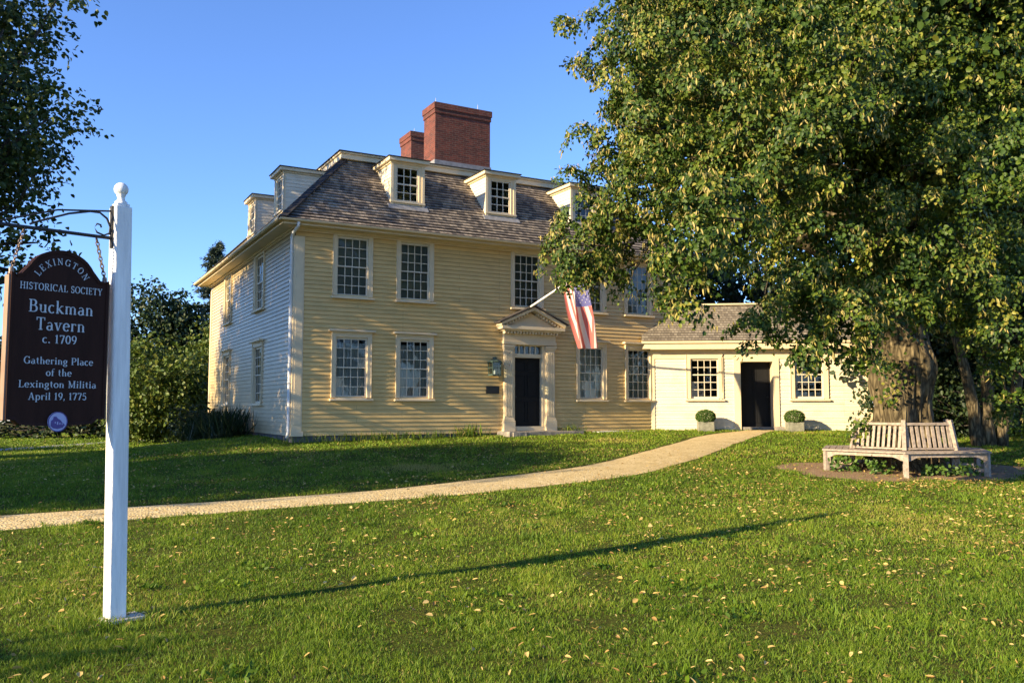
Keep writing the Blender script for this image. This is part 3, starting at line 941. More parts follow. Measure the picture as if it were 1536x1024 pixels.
lan = thing("wall_lantern", "green copper lantern on the wall left of the front door", "lantern", HW(5.95, -.2, 1.93), HROT)
mb = MB()
s_ = .13
for x in (-s_, s_):
    for y in (-s_, s_):
        mb.beam((x, y, -.2), (x * 1.12, y * 1.12, .17), .022, .022, (1, 0, 0))
for z, k in ((-.2, 1), (.0, 1.06), (.17, 1.12)):
    a = s_ * k + .011
    for p, q in (((-a, -a), (a, -a)), ((a, -a), (a, a)), ((a, a), (-a, a)), ((-a, a), (-a, -a))):
        mb.beam((p[0], p[1], z), (q[0], q[1], z), .02, .02)
mb.box(-s_ - .02, s_ + .02, -s_ - .02, s_ + .02, -.235, -.212)
mb.box(-.11, .11, .085, .10, -.18, .15)  # back panel added to darken the lantern's inside
mb.build("cage", M_copper, lan)
mb = MB(); mb.lathe([(.21, .17), (.215, .195), (.12, .25), (.07, .26), (.07, .31), (.03, .33), (0, .33)], 8); mb.build("cap", M_copper, lan)
mb = MB()
a = s_ * 1.04
mb.box(-a, a, -a, a, -.19, .16)
mb.build("lantern_glass", M_glass, lan)
mb = MB(); mb.lathe([(.03, -.2), (.03, -.08), (.008, -.07), (0, -.07)], 10); mb.build("candle", M_curtain, lan)
mb = MB(); mb.tube([(0, .19, -.1), (0, .16, -.16), (0, .12, -.2)], .014, 8); mb.tube([(0, .19, .1), (0, .12, .24), (0, .02, .3)], .014, 8); mb.box(-.05, .05, .175, .195, -.2, .2)
mb.build("bracket", M_copper, lan)
pl = thing("bronze_plaque", "small dark plaque on the wall below the copper lantern", "plaque", HW(5.97, -.03, 1.28), HROT)
mb = MB(); mb.box(-.22, .22, -.02, .02, -.11, .11); mb.build("plate", M_bronze, pl, bevel=.008)
for x in (-.2, .2):
    for z in (-.09, .09):
        mb = MB(); mb.tube([(x, -.02, z), (x, -.028, z)], .008, 8); mb.build("screw", M_copper, pl)

# flag on its pole over the door
fl = thing("house_flag", "striped red and white flag with blue canton hanging from a pole above the front door", "flag", HW(7.22, -.36, 3.8), HROT)
p0, p1 = Vector((-.22, 0, -.06)), Vector((.0, -2.75, .72))
mb = MB(); mb.tube([p0 + (p1 - p0) * t for t in (0, .25, .5, .75, 1)], [.034, .033, .03, .027, .022], 10)
pole = mb.build("pole", M_flagwhite, fl, smooth=True)
mb = MB(); c_ = p1; mb.lathe([(0, -.04), (.03, -.03), (.042, 0), (.03, .03), (0, .04)], 12)
mb.v = [tuple(Vector(v) + c_) for v in mb.v]; mb.build("finial", M_trim, fl, smooth=True)
mb = MB(); mb.tube([p0 - Vector((0, -.06, .03)), p0 + (p1 - p0) * .06], .05, 10); mb.build("bracket", M_iron, fl)
HOI, FLY = 1.0, 1.92
def flagp(s, t):
    # s along hoist (0 inner, 1 tip end), t down the fly
    base = p0 + (p1 - p0) * (.66 + .32 * s)
    amp = .14 * min(1, t * 1.6)
    x = amp * math.sin(s * 9.5 + t * 1.2) + .05 * t * math.sin(s * 4 + 1)
    k_ = min(1, t * 1.8) ** .8
    sq = 1 - .62 * k_                      # cloth gathers as it hangs
    c = p0 + (p1 - p0) * (.66 + .32 * .5)
    b = c.lerp(base, sq)
    return Vector((b.x + x + .34 * t + (s - .5) * (.80 - .22 * t) * k_, b.y - .16 * t + .11 * k_ * math.sin(s * 11 + t * 2.2), b.z * 1 - FLY * t - .10 * s * t))
nS, nT = 39, 44
me = bpy.data.meshes.new("flag_cloth")
vs = [flagp(i / nS, j / nT) for j in range(nT + 1) for i in range(nS + 1)]
fs = []; mi = []
for j in range(nT):
    for i in range(nS):
        fs.append((j * (nS + 1) + i, j * (nS + 1) + i + 1, (j + 1) * (nS + 1) + i + 1, (j + 1) * (nS + 1) + i))
        stripe = (nS - 1 - i) // 3               # 13 stripes
        can = (j + .5) / nT < .4 and stripe < 7
        mi.append(2 if can else (0 if stripe % 2 == 0 else 1))
st = MB()
for rr_ in range(9):
    for cc in range(11):
        if (rr_ + cc) % 2:
            continue
        t = .4 * (cc + .8) / 12.2; s = 1 - (7 / 13) * (rr_ + .8) / 10
        e = .02
        c0 = flagp(s, t); du = (flagp(s + .01, t) - c0).normalized(); dv = (flagp(s, t + .01) - c0).normalized(); nn = du.cross(dv).normalized()
        for sg in (-1, 1):
            pts = []
            for k in range(10):
                a = math.pi * k / 5; r_ = .024 if k % 2 == 0 else .010
                pts.append(c0 + du * r_ * math.sin(a) - dv * r_ * math.cos(a) + nn * .006 * sg)
            st.face(pts)
for f in st.f:
    fs.append(tuple(k + len(vs) for k in f)); mi.append(1)
vs = vs + [Vector(v) for v in st.v]
me.from_pydata([tuple(v) for v in vs], [], fs)
cloth = link("cloth", me, None, fl)
def m_cloth(name, c):
    m, nt, b = newmat(name)
    b.inputs["Base Color"].default_value = (*c, 1); b.inputs["Roughness"].default_value = .8
    tc = nd(nt, "ShaderNodeTexCoord"); n_ = nd(nt, "ShaderNodeTexNoise"); n_.inputs["Scale"].default_value = 60
    r = ramp(nt, [(.3, tuple(x * .9 for x in c)), (.7, c)]); nt.links.new(tc.outputs["Object"], n_.inputs["Vector"]); nt.links.new(n_.outputs[0], r.inputs[0]); nt.links.new(r.outputs[0], b.inputs["Base Color"])
    tl = nd(nt, "ShaderNodeBsdfTranslucent"); nt.links.new(r.outputs[0], tl.inputs[0])
    mx = nd(nt, "ShaderNodeMixShader"); mx.inputs[0].default_value = .45
    nt.links.new(b.outputs[0], mx.inputs[1]); nt.links.new(tl.outputs[0], mx.inputs[2]); nt.links.new(mx.outputs[0], nt.nodes["Material Output"].inputs[0])
    return m
for m_ in (m_cloth("flag red", (.70, .20, .17)), m_cloth("flag white", (.84, .82, .78)), m_cloth("flag blue", (.20, .20, .48))):
    me.materials.append(m_)
me.polygons.foreach_set("material_index", mi)
me.polygons.foreach_set("use_smooth", [True] * len(mi))

# ------------------------------------------------------------------ the low annex
AO = HW(11.947, 0, 0); AROT = HROT - .587
annex = thing("annex_building", "low pale cream clapboard annex with black doorway and shingle roof beside the big house", "annex", AO, AROT)
ac, as_ = math.cos(AROT), math.sin(AROT)
def AW(t, off, z=0):     # annex frame: t along the front, off towards the camera
    return Vector((AO.x + t * ac + off * as_, AO.y + t * as_ - off * ac, AO.z + z))
AL, AD = 7.06, 4.2
AF = Fr((0, 0, 0), (1, 0, 0), (0, -1, 0))
AR_ = Fr((AL, 0, 0), (0, 1, 0), (1, 0, 0))
aw = [(1.73, .82), (5.10, .83)]
AZ0, AZ1 = 1.096, 2.326
aholes = [hole(u, w, AZ0, AZ1) for u, w in aw] + [(2.70, 4.12, -1, 2.33)]
mb = MB(); mb.saw(AF, -.05, 2.62, .115, lambda v: (0.02, AL), aholes, .022)
mb.build("wall", M_clap2, annex)
ER, EOF = 2.9, .34
RZ, RD = 4.2, .80
mb = MB(); mb.saw(AR_, -.05, 2.9, .115, lambda v: (0.0, AD), (), .012)
mb.saw(AR_, 2.9, 4.2, .115, lambda v: (RD * (v - 2.75) / (RZ - 2.75), max(RD * (v - 2.75) / (RZ - 2.75) + .02, AD - (AD - RD) * (v - 2.75) / (RZ - 2.75))), (), .012)
mb.build("wall", M_clap2, annex)
mb = MB(); mb.box(.05, AL - .02, AD - .05, AD, -.1, 2.8); mb.build("wall", M_clap2, annex)
mb = MB(); mb.box(.05, AL - .03, .03, AD - .06, -.9, -.052); mb.build("foundation", M_found, annex)
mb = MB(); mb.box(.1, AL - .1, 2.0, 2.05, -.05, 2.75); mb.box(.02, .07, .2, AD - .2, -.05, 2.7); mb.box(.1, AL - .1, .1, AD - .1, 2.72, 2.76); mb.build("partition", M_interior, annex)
mb = MB()
mb.fbox(AF, 0, AL + .02, 2.36, 2.60, .0, .035)
mb.fbox(AF, 0, AL + .04, 2.60, 2.66, .0, .07)
mb.fbox(AF, -.05, AL + .15, 2.66, 2.68, 0, EOF)
mb.fbox(AF, -.32, AL + .15, 2.68, 2.86, EOF - .06, EOF)
mb.fbox(AF, -.34, AL + .17, 2.86, 2.94, EOF - .05, EOF + .06)
mb.fbox(AF, -.08, .10, -.05, 2.36, .0, .04)
mb.fbox(AF, AL - .16, AL + .03, -.05, 2.36, .0, .04)
mb.fbox(AR_, 0, .16, -.05, 2.36, .0, .036)
mb.build("cornice", M_trim, annex, bevel=.005)
for (u, w), cu in zip(aw, (None, ('w', -.02, .12))):
    window(annex, AF, u, w, AZ0, AZ1, 4, 5, 2, cas=.13, curtain=cu, casm=M_trim)
# doorway
mb = MB()
mb.fbox(AF, 2.68, 2.90, -.05, 2.36, -.02, .05)
mb.fbox(AF, 3.94, 4.14, -.05, 2.36, -.02, .05)
mb.fbox(AF, 2.90, 3.94, 2.26, 2.36, -.02, .05)
mb.fbox(AF, 2.86, 2.90, -.05, 2.26, -.45, -.02); mb.fbox(AF, 3.94, 3.98, -.05, 2.26, -.45, -.02); mb.fbox(AF, 2.90, 3.94, 2.26, 2.30, -.45, -.02)
mb.build("door_surround", M_trim, annex, bevel=.005)
mb = MB()
mb.fbox(AF, 2.90, 3.94, .12, 2.26, -.45, -.40)
for a, b in ((2.98, 3.38), (3.46, 3.86)):
    for c, d in ((.25, 1.0), (1.15, 2.1)):
        mb.fbox(AF, a, b, c, c + .02, -.40, -.385); mb.fbox(AF, a, b, d - .02, d, -.40, -.385)
        mb.fbox(AF, a, a + .02, c + .02, d - .02, -.40, -.385); mb.fbox(AF, b - .02, b, c + .02, d - .02, -.40, -.385)
dd = mb.build("door", M_door, annex)
mb = MB(); mb.tube([AF.p(3.84, 1.1, -.40), AF.p(3.84, 1.1, -.35)], [.02, .03], 10); mb.build("handle", M_bronze, dd)
mb = MB(); mb.fbox(AF, 2.86, 3.98, -.1, .118, -.46, .0); mb.build("threshold", M_stone, annex)
# a storm latch strip (hook) hung beside the first window
mb = MB(); mb.tube([AF.p(2.36, 2.50, .05), AF.p(2.31, 2.46, .07), AF.p(2.30, 2.36, .06), AF.p(2.30, 1.02, .03)], .012, 6); mb.build("wire", M_iron, annex)
mb = MB()
vdir = Vector((0, RD + EOF + .08, RZ - ER)); nn = Vector((0, -(RZ - ER), RD + EOF + .08))
fr = Fr((0, -EOF - .08, ER + .04), (1, 0, 0), nn, vdir)
# the left end follows the big house's wall
tanw = math.tan(.587)
def aspan(v):
    dep = -EOF - .08 + v * (RD + EOF + .08) / vdir.length
    return (-.34 if dep < 0 else dep / tanw - .32 if dep / tanw - .32 > -.34 else -.34, AL + .2)
mb.saw(fr, 0, vdir.length, .12, aspan, (), .02, .004)
b2 = Vector((0, AD - RD + .2, -(RZ - 2.75)))
fr2 = Fr((AL + .2, AD + .2, 2.79), (-1, 0, 0), Vector((0, RZ - 2.75, AD - RD)), -b2)
mb.saw(fr2, 0, b2.length, .12, lambda v: (0, AL - 1.2), (), .02, .004)
ar = mb.build("roof", M_shingle2, annex)
mb = MB(); mb.beam((1.2, RD, RZ + .055), (AL + .22, RD, RZ + .075), .22, .05); mb.build("ridge_board", M_trim, ar)

# planters with clipped box
def planter(t, off, label, label2, wz):
    p = AW(t, off, 0); p.z = tz(p.x, p.y) + .0
    pt = thing("stone_planter", label, "planter", p, AROT, "square stone planters by the annex door")
    mb = MB()
    w, d, h = .25, .21, .30
    mb.box(-w, w, -d, d, -.05, .02); mb.box(-w, w, -d, -d + .05, .02, h); mb.box(-w, w, d - .05, d, .02, h); mb.box(-w, -w + .05, -d + .05, d - .05, .02, h); mb.box(w - .05, w, -d + .05, d - .05, .02, h)
    mb.build("box", M_planter, pt, bevel=.012)
    mb = MB(); mb.box(-w + .05, w - .05, -d + .05, d - .05, .02, h - .04); mb.build("soil", M_dirt, pt)
    return pt, p

# ------------------------------------------------------------------ leaves
def unit(v):
    return v / np.maximum(np.linalg.norm(v, axis=1, keepdims=True), 1e-9)

def rdir(n):
    return unit(rng.normal(size=(n, 3)))

def leaf_arrays(pos, ax, nrm, L, Wd, fold=.18):
    """two-triangle folded leaves"""
    ax = unit(ax); side = unit(np.cross(ax, nrm)); nn = np.cross(side, ax)
    L = np.asarray(L)[:, None]; Wd = np.asarray(Wd)[:, None]
    curl = np.random.default_rng(len(pos)).uniform(-.1, .35, (len(pos), 1))
    b = pos; t = pos + ax * L - nn * L * curl
    m1 = pos + ax * L * .22 - nn * L * curl * .05
    m2 = pos + ax * L * .62 - nn * L * curl * .45
    l1 = m1 - side * Wd * .44 + nn * Wd * fold
    r1 = m1 + side * Wd * .44 + nn * Wd * fold
    l2 = m2 - side * Wd * .42 + nn * Wd * fold
    r2 = m2 + side * Wd * .42 + nn * Wd * fold
    n = len(pos)
    v = np.stack([b, r1, r2, t, l2, l1], 1).reshape(-1, 3)
    i = np.arange(n)[:, None] * 6
    f = np.concatenate([i + np.array([[0, 1, 2]]), i + np.array([[0, 2, 3]]), i + np.array([[0, 3, 4]]), i + np.array([[0, 4, 5]])], 1).reshape(-1, 3)
    return v, f

def build_leaves(name, parent, m, pos, ax, nrm, L, Wd, rnd, origin, fold=.18):
    v, f = leaf_arrays(pos - np.array(origin), ax, nrm, L, Wd, fold)
    return tri_mesh(name, v, f, m, parent, np.repeat(rnd, 4))

def lobe_points(lobes, n_per, shell=.55):
    """points through lobes (x,y,z,r[,squash]); returns points and outward directions"""
    P_, O_ = [], []
    for (x, y, z, r) in lobes:
        n = int(n_per * r * r)
        d = rdir(n)
        rad = r * (shell + (1 - shell) * rng.random(n) ** .6)
        q = d * rad[:, None]
        q[:, 2] *= .8
        P_.append(q + np.array([x, y, z])); O_.append(d)
    return np.concatenate(P_), np.concatenate(O_)

def sprays(p, o, per, length, droop, jitter):
    """leaves strung along short twigs leaving p"""
    n = len(p)
    d = unit(o * .7 + np.array([0, 0, -droop]) + rng.normal(size=(n, 3)) * .45)
    t = rng.random((n, per)) * length
    pos = p[:, None] + d[:, None] * t[..., None] + rng.normal(size=(n, per, 3)) * jitter
    dd = np.repeat(d[:, None], per, 1)
    oo = np.repeat(o[:, None], per, 1)
    return pos.reshape(-1, 3), dd.reshape(-1, 3), oo.reshape(-1, 3)

def limb(mb, a, b, r0, r1, n=6, wob=.15, sides=8):
    a, b = Vector(a), Vector(b)
    L = (b - a).length
    pts = []; rad = []
    for k in range(n + 1):
        t = k / n
        w = Vector((random.uniform(-1, 1), random.uniform(-1, 1), random.uniform(-1, 1))) * wob * L * .15 * (1 if 0 < k < n else 0)
        pts.append(a.lerp(b, t) + w); rad.append(r0 * (1 - t) + r1 * t)
    mb.tube(pts, rad, sides, cap=True)

def broad_tree(name, label, cat, x, y, trunk_h, trunk_r, lobes, m, n_per, per, ls, group=None, bark=None, droop=.3, spread=.5, z0=None, shell=.5, extra_trunks=(), jitter=.12):
    z = tz(x, y) if z0 is None else z0
    o = (x, y, z)
    root = thing(name, label, cat, o, 0, group)
    mb = MB()
    limb(mb, (0, 0, -.15), (random.uniform(-.2, .2), random.uniform(-.2, .2), trunk_h), trunk_r, trunk_r * .6, 6, .12, 10)
    for (dx, dy, r) in extra_trunks:
        limb(mb, (dx * .3, dy * .3, -.15), (dx, dy, trunk_h), r, r * .6, 6, .2, 10)
    for (lx, ly, lz, r) in lobes:
        limb(mb, (0, 0, trunk_h * random.uniform(.75, 1)), (lx - x, ly - y, lz - z), trunk_r * .4, .02, 5, .35, 6)
    mb.build("trunk", bark or M_bark2, root, smooth=True)
    p, od = lobe_points(lobes, n_per, shell)
    pos, d, oo = sprays(p, od, per, spread, droop, jitter)
    n = len(pos)
    ax = d * .4 + np.array([0, 0, -.3]) + rng.normal(size=(n, 3)) * .6
    nr = oo * .5 + np.array([0, 0, .7]) + rng.normal(size=(n, 3)) * .5
    L = ls * rng.uniform(.7, 1.25, n)
    build_leaves("crown", root, m, pos, ax, nr, L, L * .75, rng.random(n), o)
    return root

# ---- the big linden
TX, TY = 7.66, 16.85
TZ0 = tz(TX, TY)
lin = thing("linden_tree", "huge old linden with yellowing seed bracts and thick gnarled trunk behind the ring bench", "tree", (TX, TY, TZ0))
# trunk with burls and ridges
nr_, na_ = 64, 120
vs = []; 
for k in range(nr_ + 1):
    h = -.25 + 4.4 * k / nr_
    for j in range(na_):
        a = 2 * math.pi * j / na_
        base = .49 + .26 * math.exp(-max(h, 0) / .35) + .10 * math.exp(-((h - 1.75) / .45) ** 2) - .03 * h
        q = Vector((math.cos(a) * 1.5, math.sin(a) * 1.5, h * .55))
        w = mnoise.noise(q * 1.2) * .16 + mnoise.noise(q * 2.7 + Vector((4, 0, 0))) * .07
        sw = mnoise.noise(Vector((math.cos(a) * 2, math.sin(a) * 2, h * .9))) * 2.2
        rg = abs(math.sin(a * 13 + sw * 2.4 + h * .8)) ** .7 * .055 + mnoise.noise(Vector((math.cos(a) * 9, math.sin(a) * 9, h * 2.2))) * .03
        burl = .20 * math.exp(-(((a - 4.2 + math.pi) % (2 * math.pi) - math.pi) / .45) ** 2 - ((h - 1.25) / .42) ** 2) + .16 * math.exp(-(((a - 5.1 + math.pi) % (2 * math.pi) - math.pi) / .4) ** 2 - ((h - 2.1) / .4) ** 2)
        r = base + w + rg + burl
        vs.append((r * math.cos(a), r * math.sin(a) * .95, h))
fs = [(k * na_ + j, k * na_ + (j + 1) % na_, (k + 1) * na_ + (j + 1) % na_, (k + 1) * na_ + j) for k in range(nr_) for j in range(na_)]
tb = MB(); tb.v = vs; tb.f = fs; tb.uv = [(0, 0)] * (4 * len(fs))
LIMBS = [((-.25, -.2, 3.2), (-4.3, -1.2, 6.2), .26), ((.3, -.2, 3.3), (2.6, -3.6, 6.4), .26), ((.1, .3, 3.6), (2.4, 3.4, 8), .25), ((-.1, .2, 3.8), (-2.6, 3.2, 8.5), .24), ((0, -.2, 3.9), (-.6, -3.2, 8.8), .25), ((.3, .1, 3.4), (4.6, .6, 6.5), .25), ((0, 0, 4.0), (.3, .3, 12.5), .22), ((-.2, 0, 3.6), (-3.2, -.4, 9.4), .24)]
for a, b, r in LIMBS:
    limb(tb, a, b, r, .05, 8, .3, 9)
    for q in range(5):
        t = random.uniform(.35, 1); p = Vector(a).lerp(Vector(b), t)
        e = p + Vector((random.uniform(-1, 1), random.uniform(-1, 1), random.uniform(-.7, .7))) * 2.0
        limb(tb, p, e, r * .3, .015, 5, .3, 6)

CC, CR = np.array([8.0, 17.0, 9.4]), np.array([5.6, 5.8, 6.4])
lobes_near, lobes_far = [], []
for k in range(300):          # lobes over the crown's surface
    d = rdir(1)[0]
    if d[2] < -.62:
        continue
    p = CC + d * CR * rng.uniform(.82, .98)
    if p[2] < 4.4:
        p[2] = 4.4 + rng.random() * .8
    r = rng.uniform(.55, 1.0)
    if p[0] - r - .25 < .085 * p[1]:
        continue
    if p[0] < 5.6 and p[2] < 5.1:
        p[2] += .9
    if p[0] > 3.6 and p[2] < 5.2 and p[1] > 16.5:
        continue
    if p[1] < 18.2 and p[2] < 10.5:
        # leave caverns of shade between the boughs
        if p[0] > 5.2 and p[1] < 14.2 and rng.random() < .8:
            continue
        if abs(p[0] * .565 - p[1] * .825 + 9.4) < 1.5 and p[0] < 7 and p[2] < 6.2:
            continue
        if mnoise.noise(Vector(p) * .5 + Vector((3.1, 0, 0))) < -.02 + .34 * float(ss(.27, .42, p[0] / p[1])):
            continue
        lobes_near.append((*p, r))
    else:
        lobes_far.append((*p, r * 1.25))
SK = [(1.2, 15.0, 4.34, 0.75), (1.61, 15.0, 3.98, 0.5), (0.95, 14.8, 4.01, 0.4), (2.1, 15.5, 4.91, 0.7), (1.35, 15.3, 4.93, 0.6), (2.95, 15.5, 4.4, 0.55), (2.72, 15.0, 3.61, 0.45), (2.36, 11.2, 2.83, 0.27), (2.34, 10.8, 3.57, 0.58), (3.27, 11.8, 2.6, 0.34), (3.97, 11.8, 2.87, 0.59), (4.1, 11.8, 2.42, 0.34), (4.6, 11.8, 2.69, 0.51), (4.78, 11.8, 2.37, 0.33), (4.03, 12.5, 3.32, 0.5), (5.7, 13.5, 3.6, 0.75), (6.65, 13.5, 3.5, 0.7), (6.83, 13.0, 3.49, 0.9), (7.4, 13.0, 2.68, 0.65), (7.63, 13.0, 2.07, 0.55), (8.24, 14.0, 1.46, 0.4), (2.1, 15.5, 6.4, 0.8), (1.86, 15.5, 8.62, 0.7), (2.23, 15.5, 7.98, 0.9), (2.3, 15.6, 7.13, 0.7), (1.73, 15.6, 5.8, 0.45), (2.4, 14.5, 5.1, 1.0), (2.48, 13.5, 5.94, 1.2), (2.5, 14.2, 7.32, 1.2), (2.78, 12.8, 7.18, 1.2), (3.25, 12.3, 6.05, 1.1), (3.55, 12.8, 4.79, 1.1), (2.53, 11.0, 3.98, 0.81), (4.26, 11.8, 6.83, 1.1), (4.03, 11.8, 5.2, 0.9), (4.38, 11.2, 5.83, 0.8), (4.67, 12.6, 4.23, 1.0), (5.64, 13.0, 4.42, 0.8), (5.74, 12.6, 3.63, 0.8), (6.39, 10.6, 4.74, 0.7), (6.45, 12.4, 4.29, 0.7), (1.0, 15.4, 8.55, 0.3), (1.3, 15.5, 7.8, 0.3), (1.3, 15.5, 6.6, 0.28), (1.0, 15.5, 5.75, 0.3), (0.85, 15.0, 4.4, 0.3), (6.2, 13.2, 6.5, 0.8), (6.6, 12.8, 5.6, 0.7), (5.9, 13.5, 7.4, 0.8), (7.4, 13.5, 6.9, 0.8), (7.6, 13.0, 5.4, 0.7), (8.2, 14.0, 6.3, 0.9), (8.3, 13.8, 4.6, 0.8), (7.9, 13.4, 3.8, 0.7), (6.9, 14.2, 8.0, 0.9), (8.4, 14.2, 7.9, 0.9), (4.2, 12.0, 2.85, 0.5), (4.86, 12.0, 2.95, 0.5), (4.5, 12.2, 3.3, 0.55), (5.5, 12.0, 2.95, 0.36)]
def linden_leaves(lobes, n_per, per, ls, spread, thick, shell):
    """drooping fans of leaves set over each bough, with air between the fans"""
    p, od = lobe_points(lobes, n_per, shell)
    nf = unit(od * .85 + np.array([0, 0, .35]) + rng.normal(size=(len(p), 3)) * .28)
    e1 = unit(np.cross(nf, rng.normal(size=(len(p), 3)))); e2 = np.cross(nf, e1)
    R_f = spread * rng.uniform(.6, 1.25, len(p))
    rr_ = np.sqrt(rng.random((len(p), per))); th = rng.uniform(0, 2 * math.pi, (len(p), per))
    rr_ *= 1 - .3 * np.abs(np.sin(th * 2.5 + rng.uniform(0, 6.28, (len(p), 1))))
    rad = e1[:, None] * np.cos(th)[..., None] + e2[:, None] * np.sin(th)[..., None]
    pos = p[:, None] + rad * (rr_ * R_f[:, None])[..., None] + nf[:, None] * rng.normal(0, thick, (len(p), per, 1))
    pos[..., 2] -= .55 * rr_ ** 2 * R_f[:, None]
    n = len(p) * per
    ax = (rad * .6).reshape(-1, 3) + np.array([0, 0, -.55]) + rng.normal(size=(n, 3)) * .32
    nr = np.repeat(nf, per, 0) + rng.normal(size=(n, 3)) * .30
    L = ls * rng.uniform(.6, 1.2, n)
    tone = np.clip(np.repeat(rng.normal(.48, .2, len(p)), per) + rng.normal(0, .2, n), 0, 1)
    return pos.reshape(-1, 3), ax, nr, L, tone, p, od
A1 = linden_leaves(lobes_near, 36, 90, .070, .33, .035, .62)
A2 = linden_leaves(SK, 44, 80, .066, .26, .035, .5)
A3 = linden_leaves(lobes_far, 30, 22, .15, .5, .1, .3)
inner = [(*(CC + rdir(1)[0] * CR * rng.uniform(.3, .72)), 1.4) for _ in range(120)]
inner = [q for q in inner if q[2] > 5.0 and q[0] > 2.6]
A4 = linden_leaves(inner, 40, 14, .12, .6, .15, .1)
cat = lambda k: np.concatenate([A[k] for A in (A1, A2, A3, A4)])
LO = (TX, TY, TZ0)
Lall = cat(3)
build_leaves("crown", lin, M_linden, cat(0), cat(1), cat(2), Lall, Lall * .82, cat(4), LO, .14)
# pale seed bracts hanging in little bunches under the outer leaves
bp = np.concatenate([A1[0], A2[0]]); bo = np.concatenate([np.repeat(A1[6], 90, 0), np.repeat(A2[6], 80, 0)])
keep = rng.random(len(bp)) < .07 + .10 * (bp[:, 0] < 5.5)
# bunches: sample fewer anchor points, three bracts on each
an = bp[keep][::3]; ao_ = bo[keep][::3]
bp = np.repeat(an, 3, 0) + rng.normal(size=(len(an) * 3, 3)) * .025 + np.repeat(ao_, 3, 0) * .05
bo = np.repeat(ao_, 3, 0)
nb = len(bp)
axb = np.array([0, 0, -1.0]) + rng.normal(size=(nb, 3)) * .38 + bo * .2
nrb = bo + rng.normal(size=(nb, 3)) * .6
Lb = rng.uniform(.06, .105, nb)
build_leaves("seed_bracts", lin, M_bract, bp, axb, nrb, Lb, Lb * .24, rng.random(nb), LO, .1)
# twigs
tw = tb
for q in SK + lobes_near:
    if q[3] > .38 and random.random() < .75:
        c = Vector(q[:3]) - Vector(LO)
        for _ in range(2):
            e = c + Vector((random.uniform(-1, 1), random.uniform(-1, 1), random.uniform(-1, .4))) * q[3]
            st_ = c + (Vector((0, 0, 5)) - c).normalized() * q[3] * 1.4
            limb(tw, st_, e, .022, .005, 4, .3, 5)
tb.build("trunk", M_bark, lin, smooth=True)
# ivy and sprouts climbing the trunk
def ivy(pts, n_each, rad, ls, o, parent, name, m):
    P_ = np.concatenate([np.array(q)[None] + rng.normal(size=(n_each, 3)) * rad for q in pts])
    n = len(P_)
    build_leaves(name, parent, m, P_, rng.normal(size=(n, 3)) + np.array([0, 0, -.3]), rng.normal(size=(n, 3)) * .5 + np.array([-.3, -.7, .4]), ls * rng.uniform(.7, 1.2, n), ls * rng.uniform(.6, 1, n), rng.random(n), o, .12)
iv = [(7.05 + .12 * math.sin(k * 2.1), 16.12 + .05 * math.cos(k), 1.6 + k * .11) for k in range(9)] + [(7.35, 16.0, 2.1), (7.3, 16.02, 2.3), (7.5, 15.98, 2.9)]
ivy(iv, 13, .10, .08, LO, lin, "ivy", M_linden)
sprout = thing("trunk_suckers", "leafy green suckers sprouting left of the linden trunk behind the bench", "shrub", (6.75, 16.4, tz(6.75, 16.4)))
mb = MB()
for k in range(9):
    limb(mb, (random.uniform(-.15, .15), random.uniform(-.1, .1), -.05), (random.uniform(-.4, .4), random.uniform(-.2, .2), random.uniform(.7, 1.15)), .012, .004, 4, .3, 5)
mb.build("stem", M_bark2, sprout)
ivy([(6.75 + random.uniform(-.3, .3), 16.35 + random.uniform(-.2, .2), tz(6.75, 16.4) + random.uniform(.35, 1.0)) for _ in range(11)], 26, .09, .08, (6.75, 16.4, tz(6.75, 16.4)), sprout, "foliage", M_linden)
weeds = []
for k in range(10):
    a = R(200 + k * 14); r = random.uniform(1.0, 1.5)
    weeds.append((BC.x + r * math.cos(a), BC.y + r * math.sin(a)))
for k, (x, y) in enumerate(((6.25, 16.15), (6.65, 15.75), (7.55, 15.45), (8.15, 15.5))):
    z = tz(x, y)
    w_ = thing("weed_clump", ["broad leafy weed clump under the left end of the ring bench", "low weed clump under the left seat near the middle bench leg", "small weed clump under the right seat of the ring bench", "weed clump under the right end of the ring bench"][k], "weeds", (x, y, z), 0, "weeds under the ring bench")
    pts = [(x + random.uniform(-.2, .2), y + random.uniform(-.12, .12), z + random.uniform(.05, .26 if k < 2 else .16)) for _ in range(9)]
    ivy(pts, 12, .05, .075, (x, y, z), w_, "foliage", M_box)

# box balls in the planters
def ball(p, r, label):
    o = thing("box_shrub", label, "shrub", (p.x, p.y, p.z + .26), 0, "clipped box balls in the planters")
    n = 3800
    d = rdir(n)
    bump = np.array([mnoise.noise(Vector(q) * 3.5) for q in d]) * .06
    pos = np.array([p.x, p.y, p.z + .26 + r * .72]) + d * np.array([1.15, 1.1, .82]) * (r * (1 + bump) * (1 - .22 * rng.random(n) ** 2))[:, None]
    L = .035 * rng.uniform(.7, 1.3, n)
    build_leaves("foliage", o, M_box, pos, d * .6 + rng.normal(size=(n, 3)) * .6, d + rng.normal(size=(n, 3)) * .5, L, L * .7, rng.random(n), (p.x, p.y, p.z + .26))
    mb = MB(); mb.tube([(0, 0, -.1), (0, 0, r * .5)], [.03, .02], 6); mb.build("stem", M_bark2, o)
    return o
for t, off, l1, l2 in ((1.66, .62, "square stone planter left of the annex door", "clipped round box shrub in the planter left of the annex door"),
                       (4.44, .72, "square stone planter right of the annex door", "clipped round box shrub in the planter right of the annex door")):
    pt, p = planter(t, off, l1, l2, 0)
    ball(p, .27, l2)
rk = AW(4.02, .45); rk.z = tz(rk.x, rk.y) + .05
rs = thing("field_stone", "small rounded grey stone at the right foot of the annex door", "stone", rk)
rough_slab(.26, .2, .2, 9, M_stone, "stone", rs, 4)

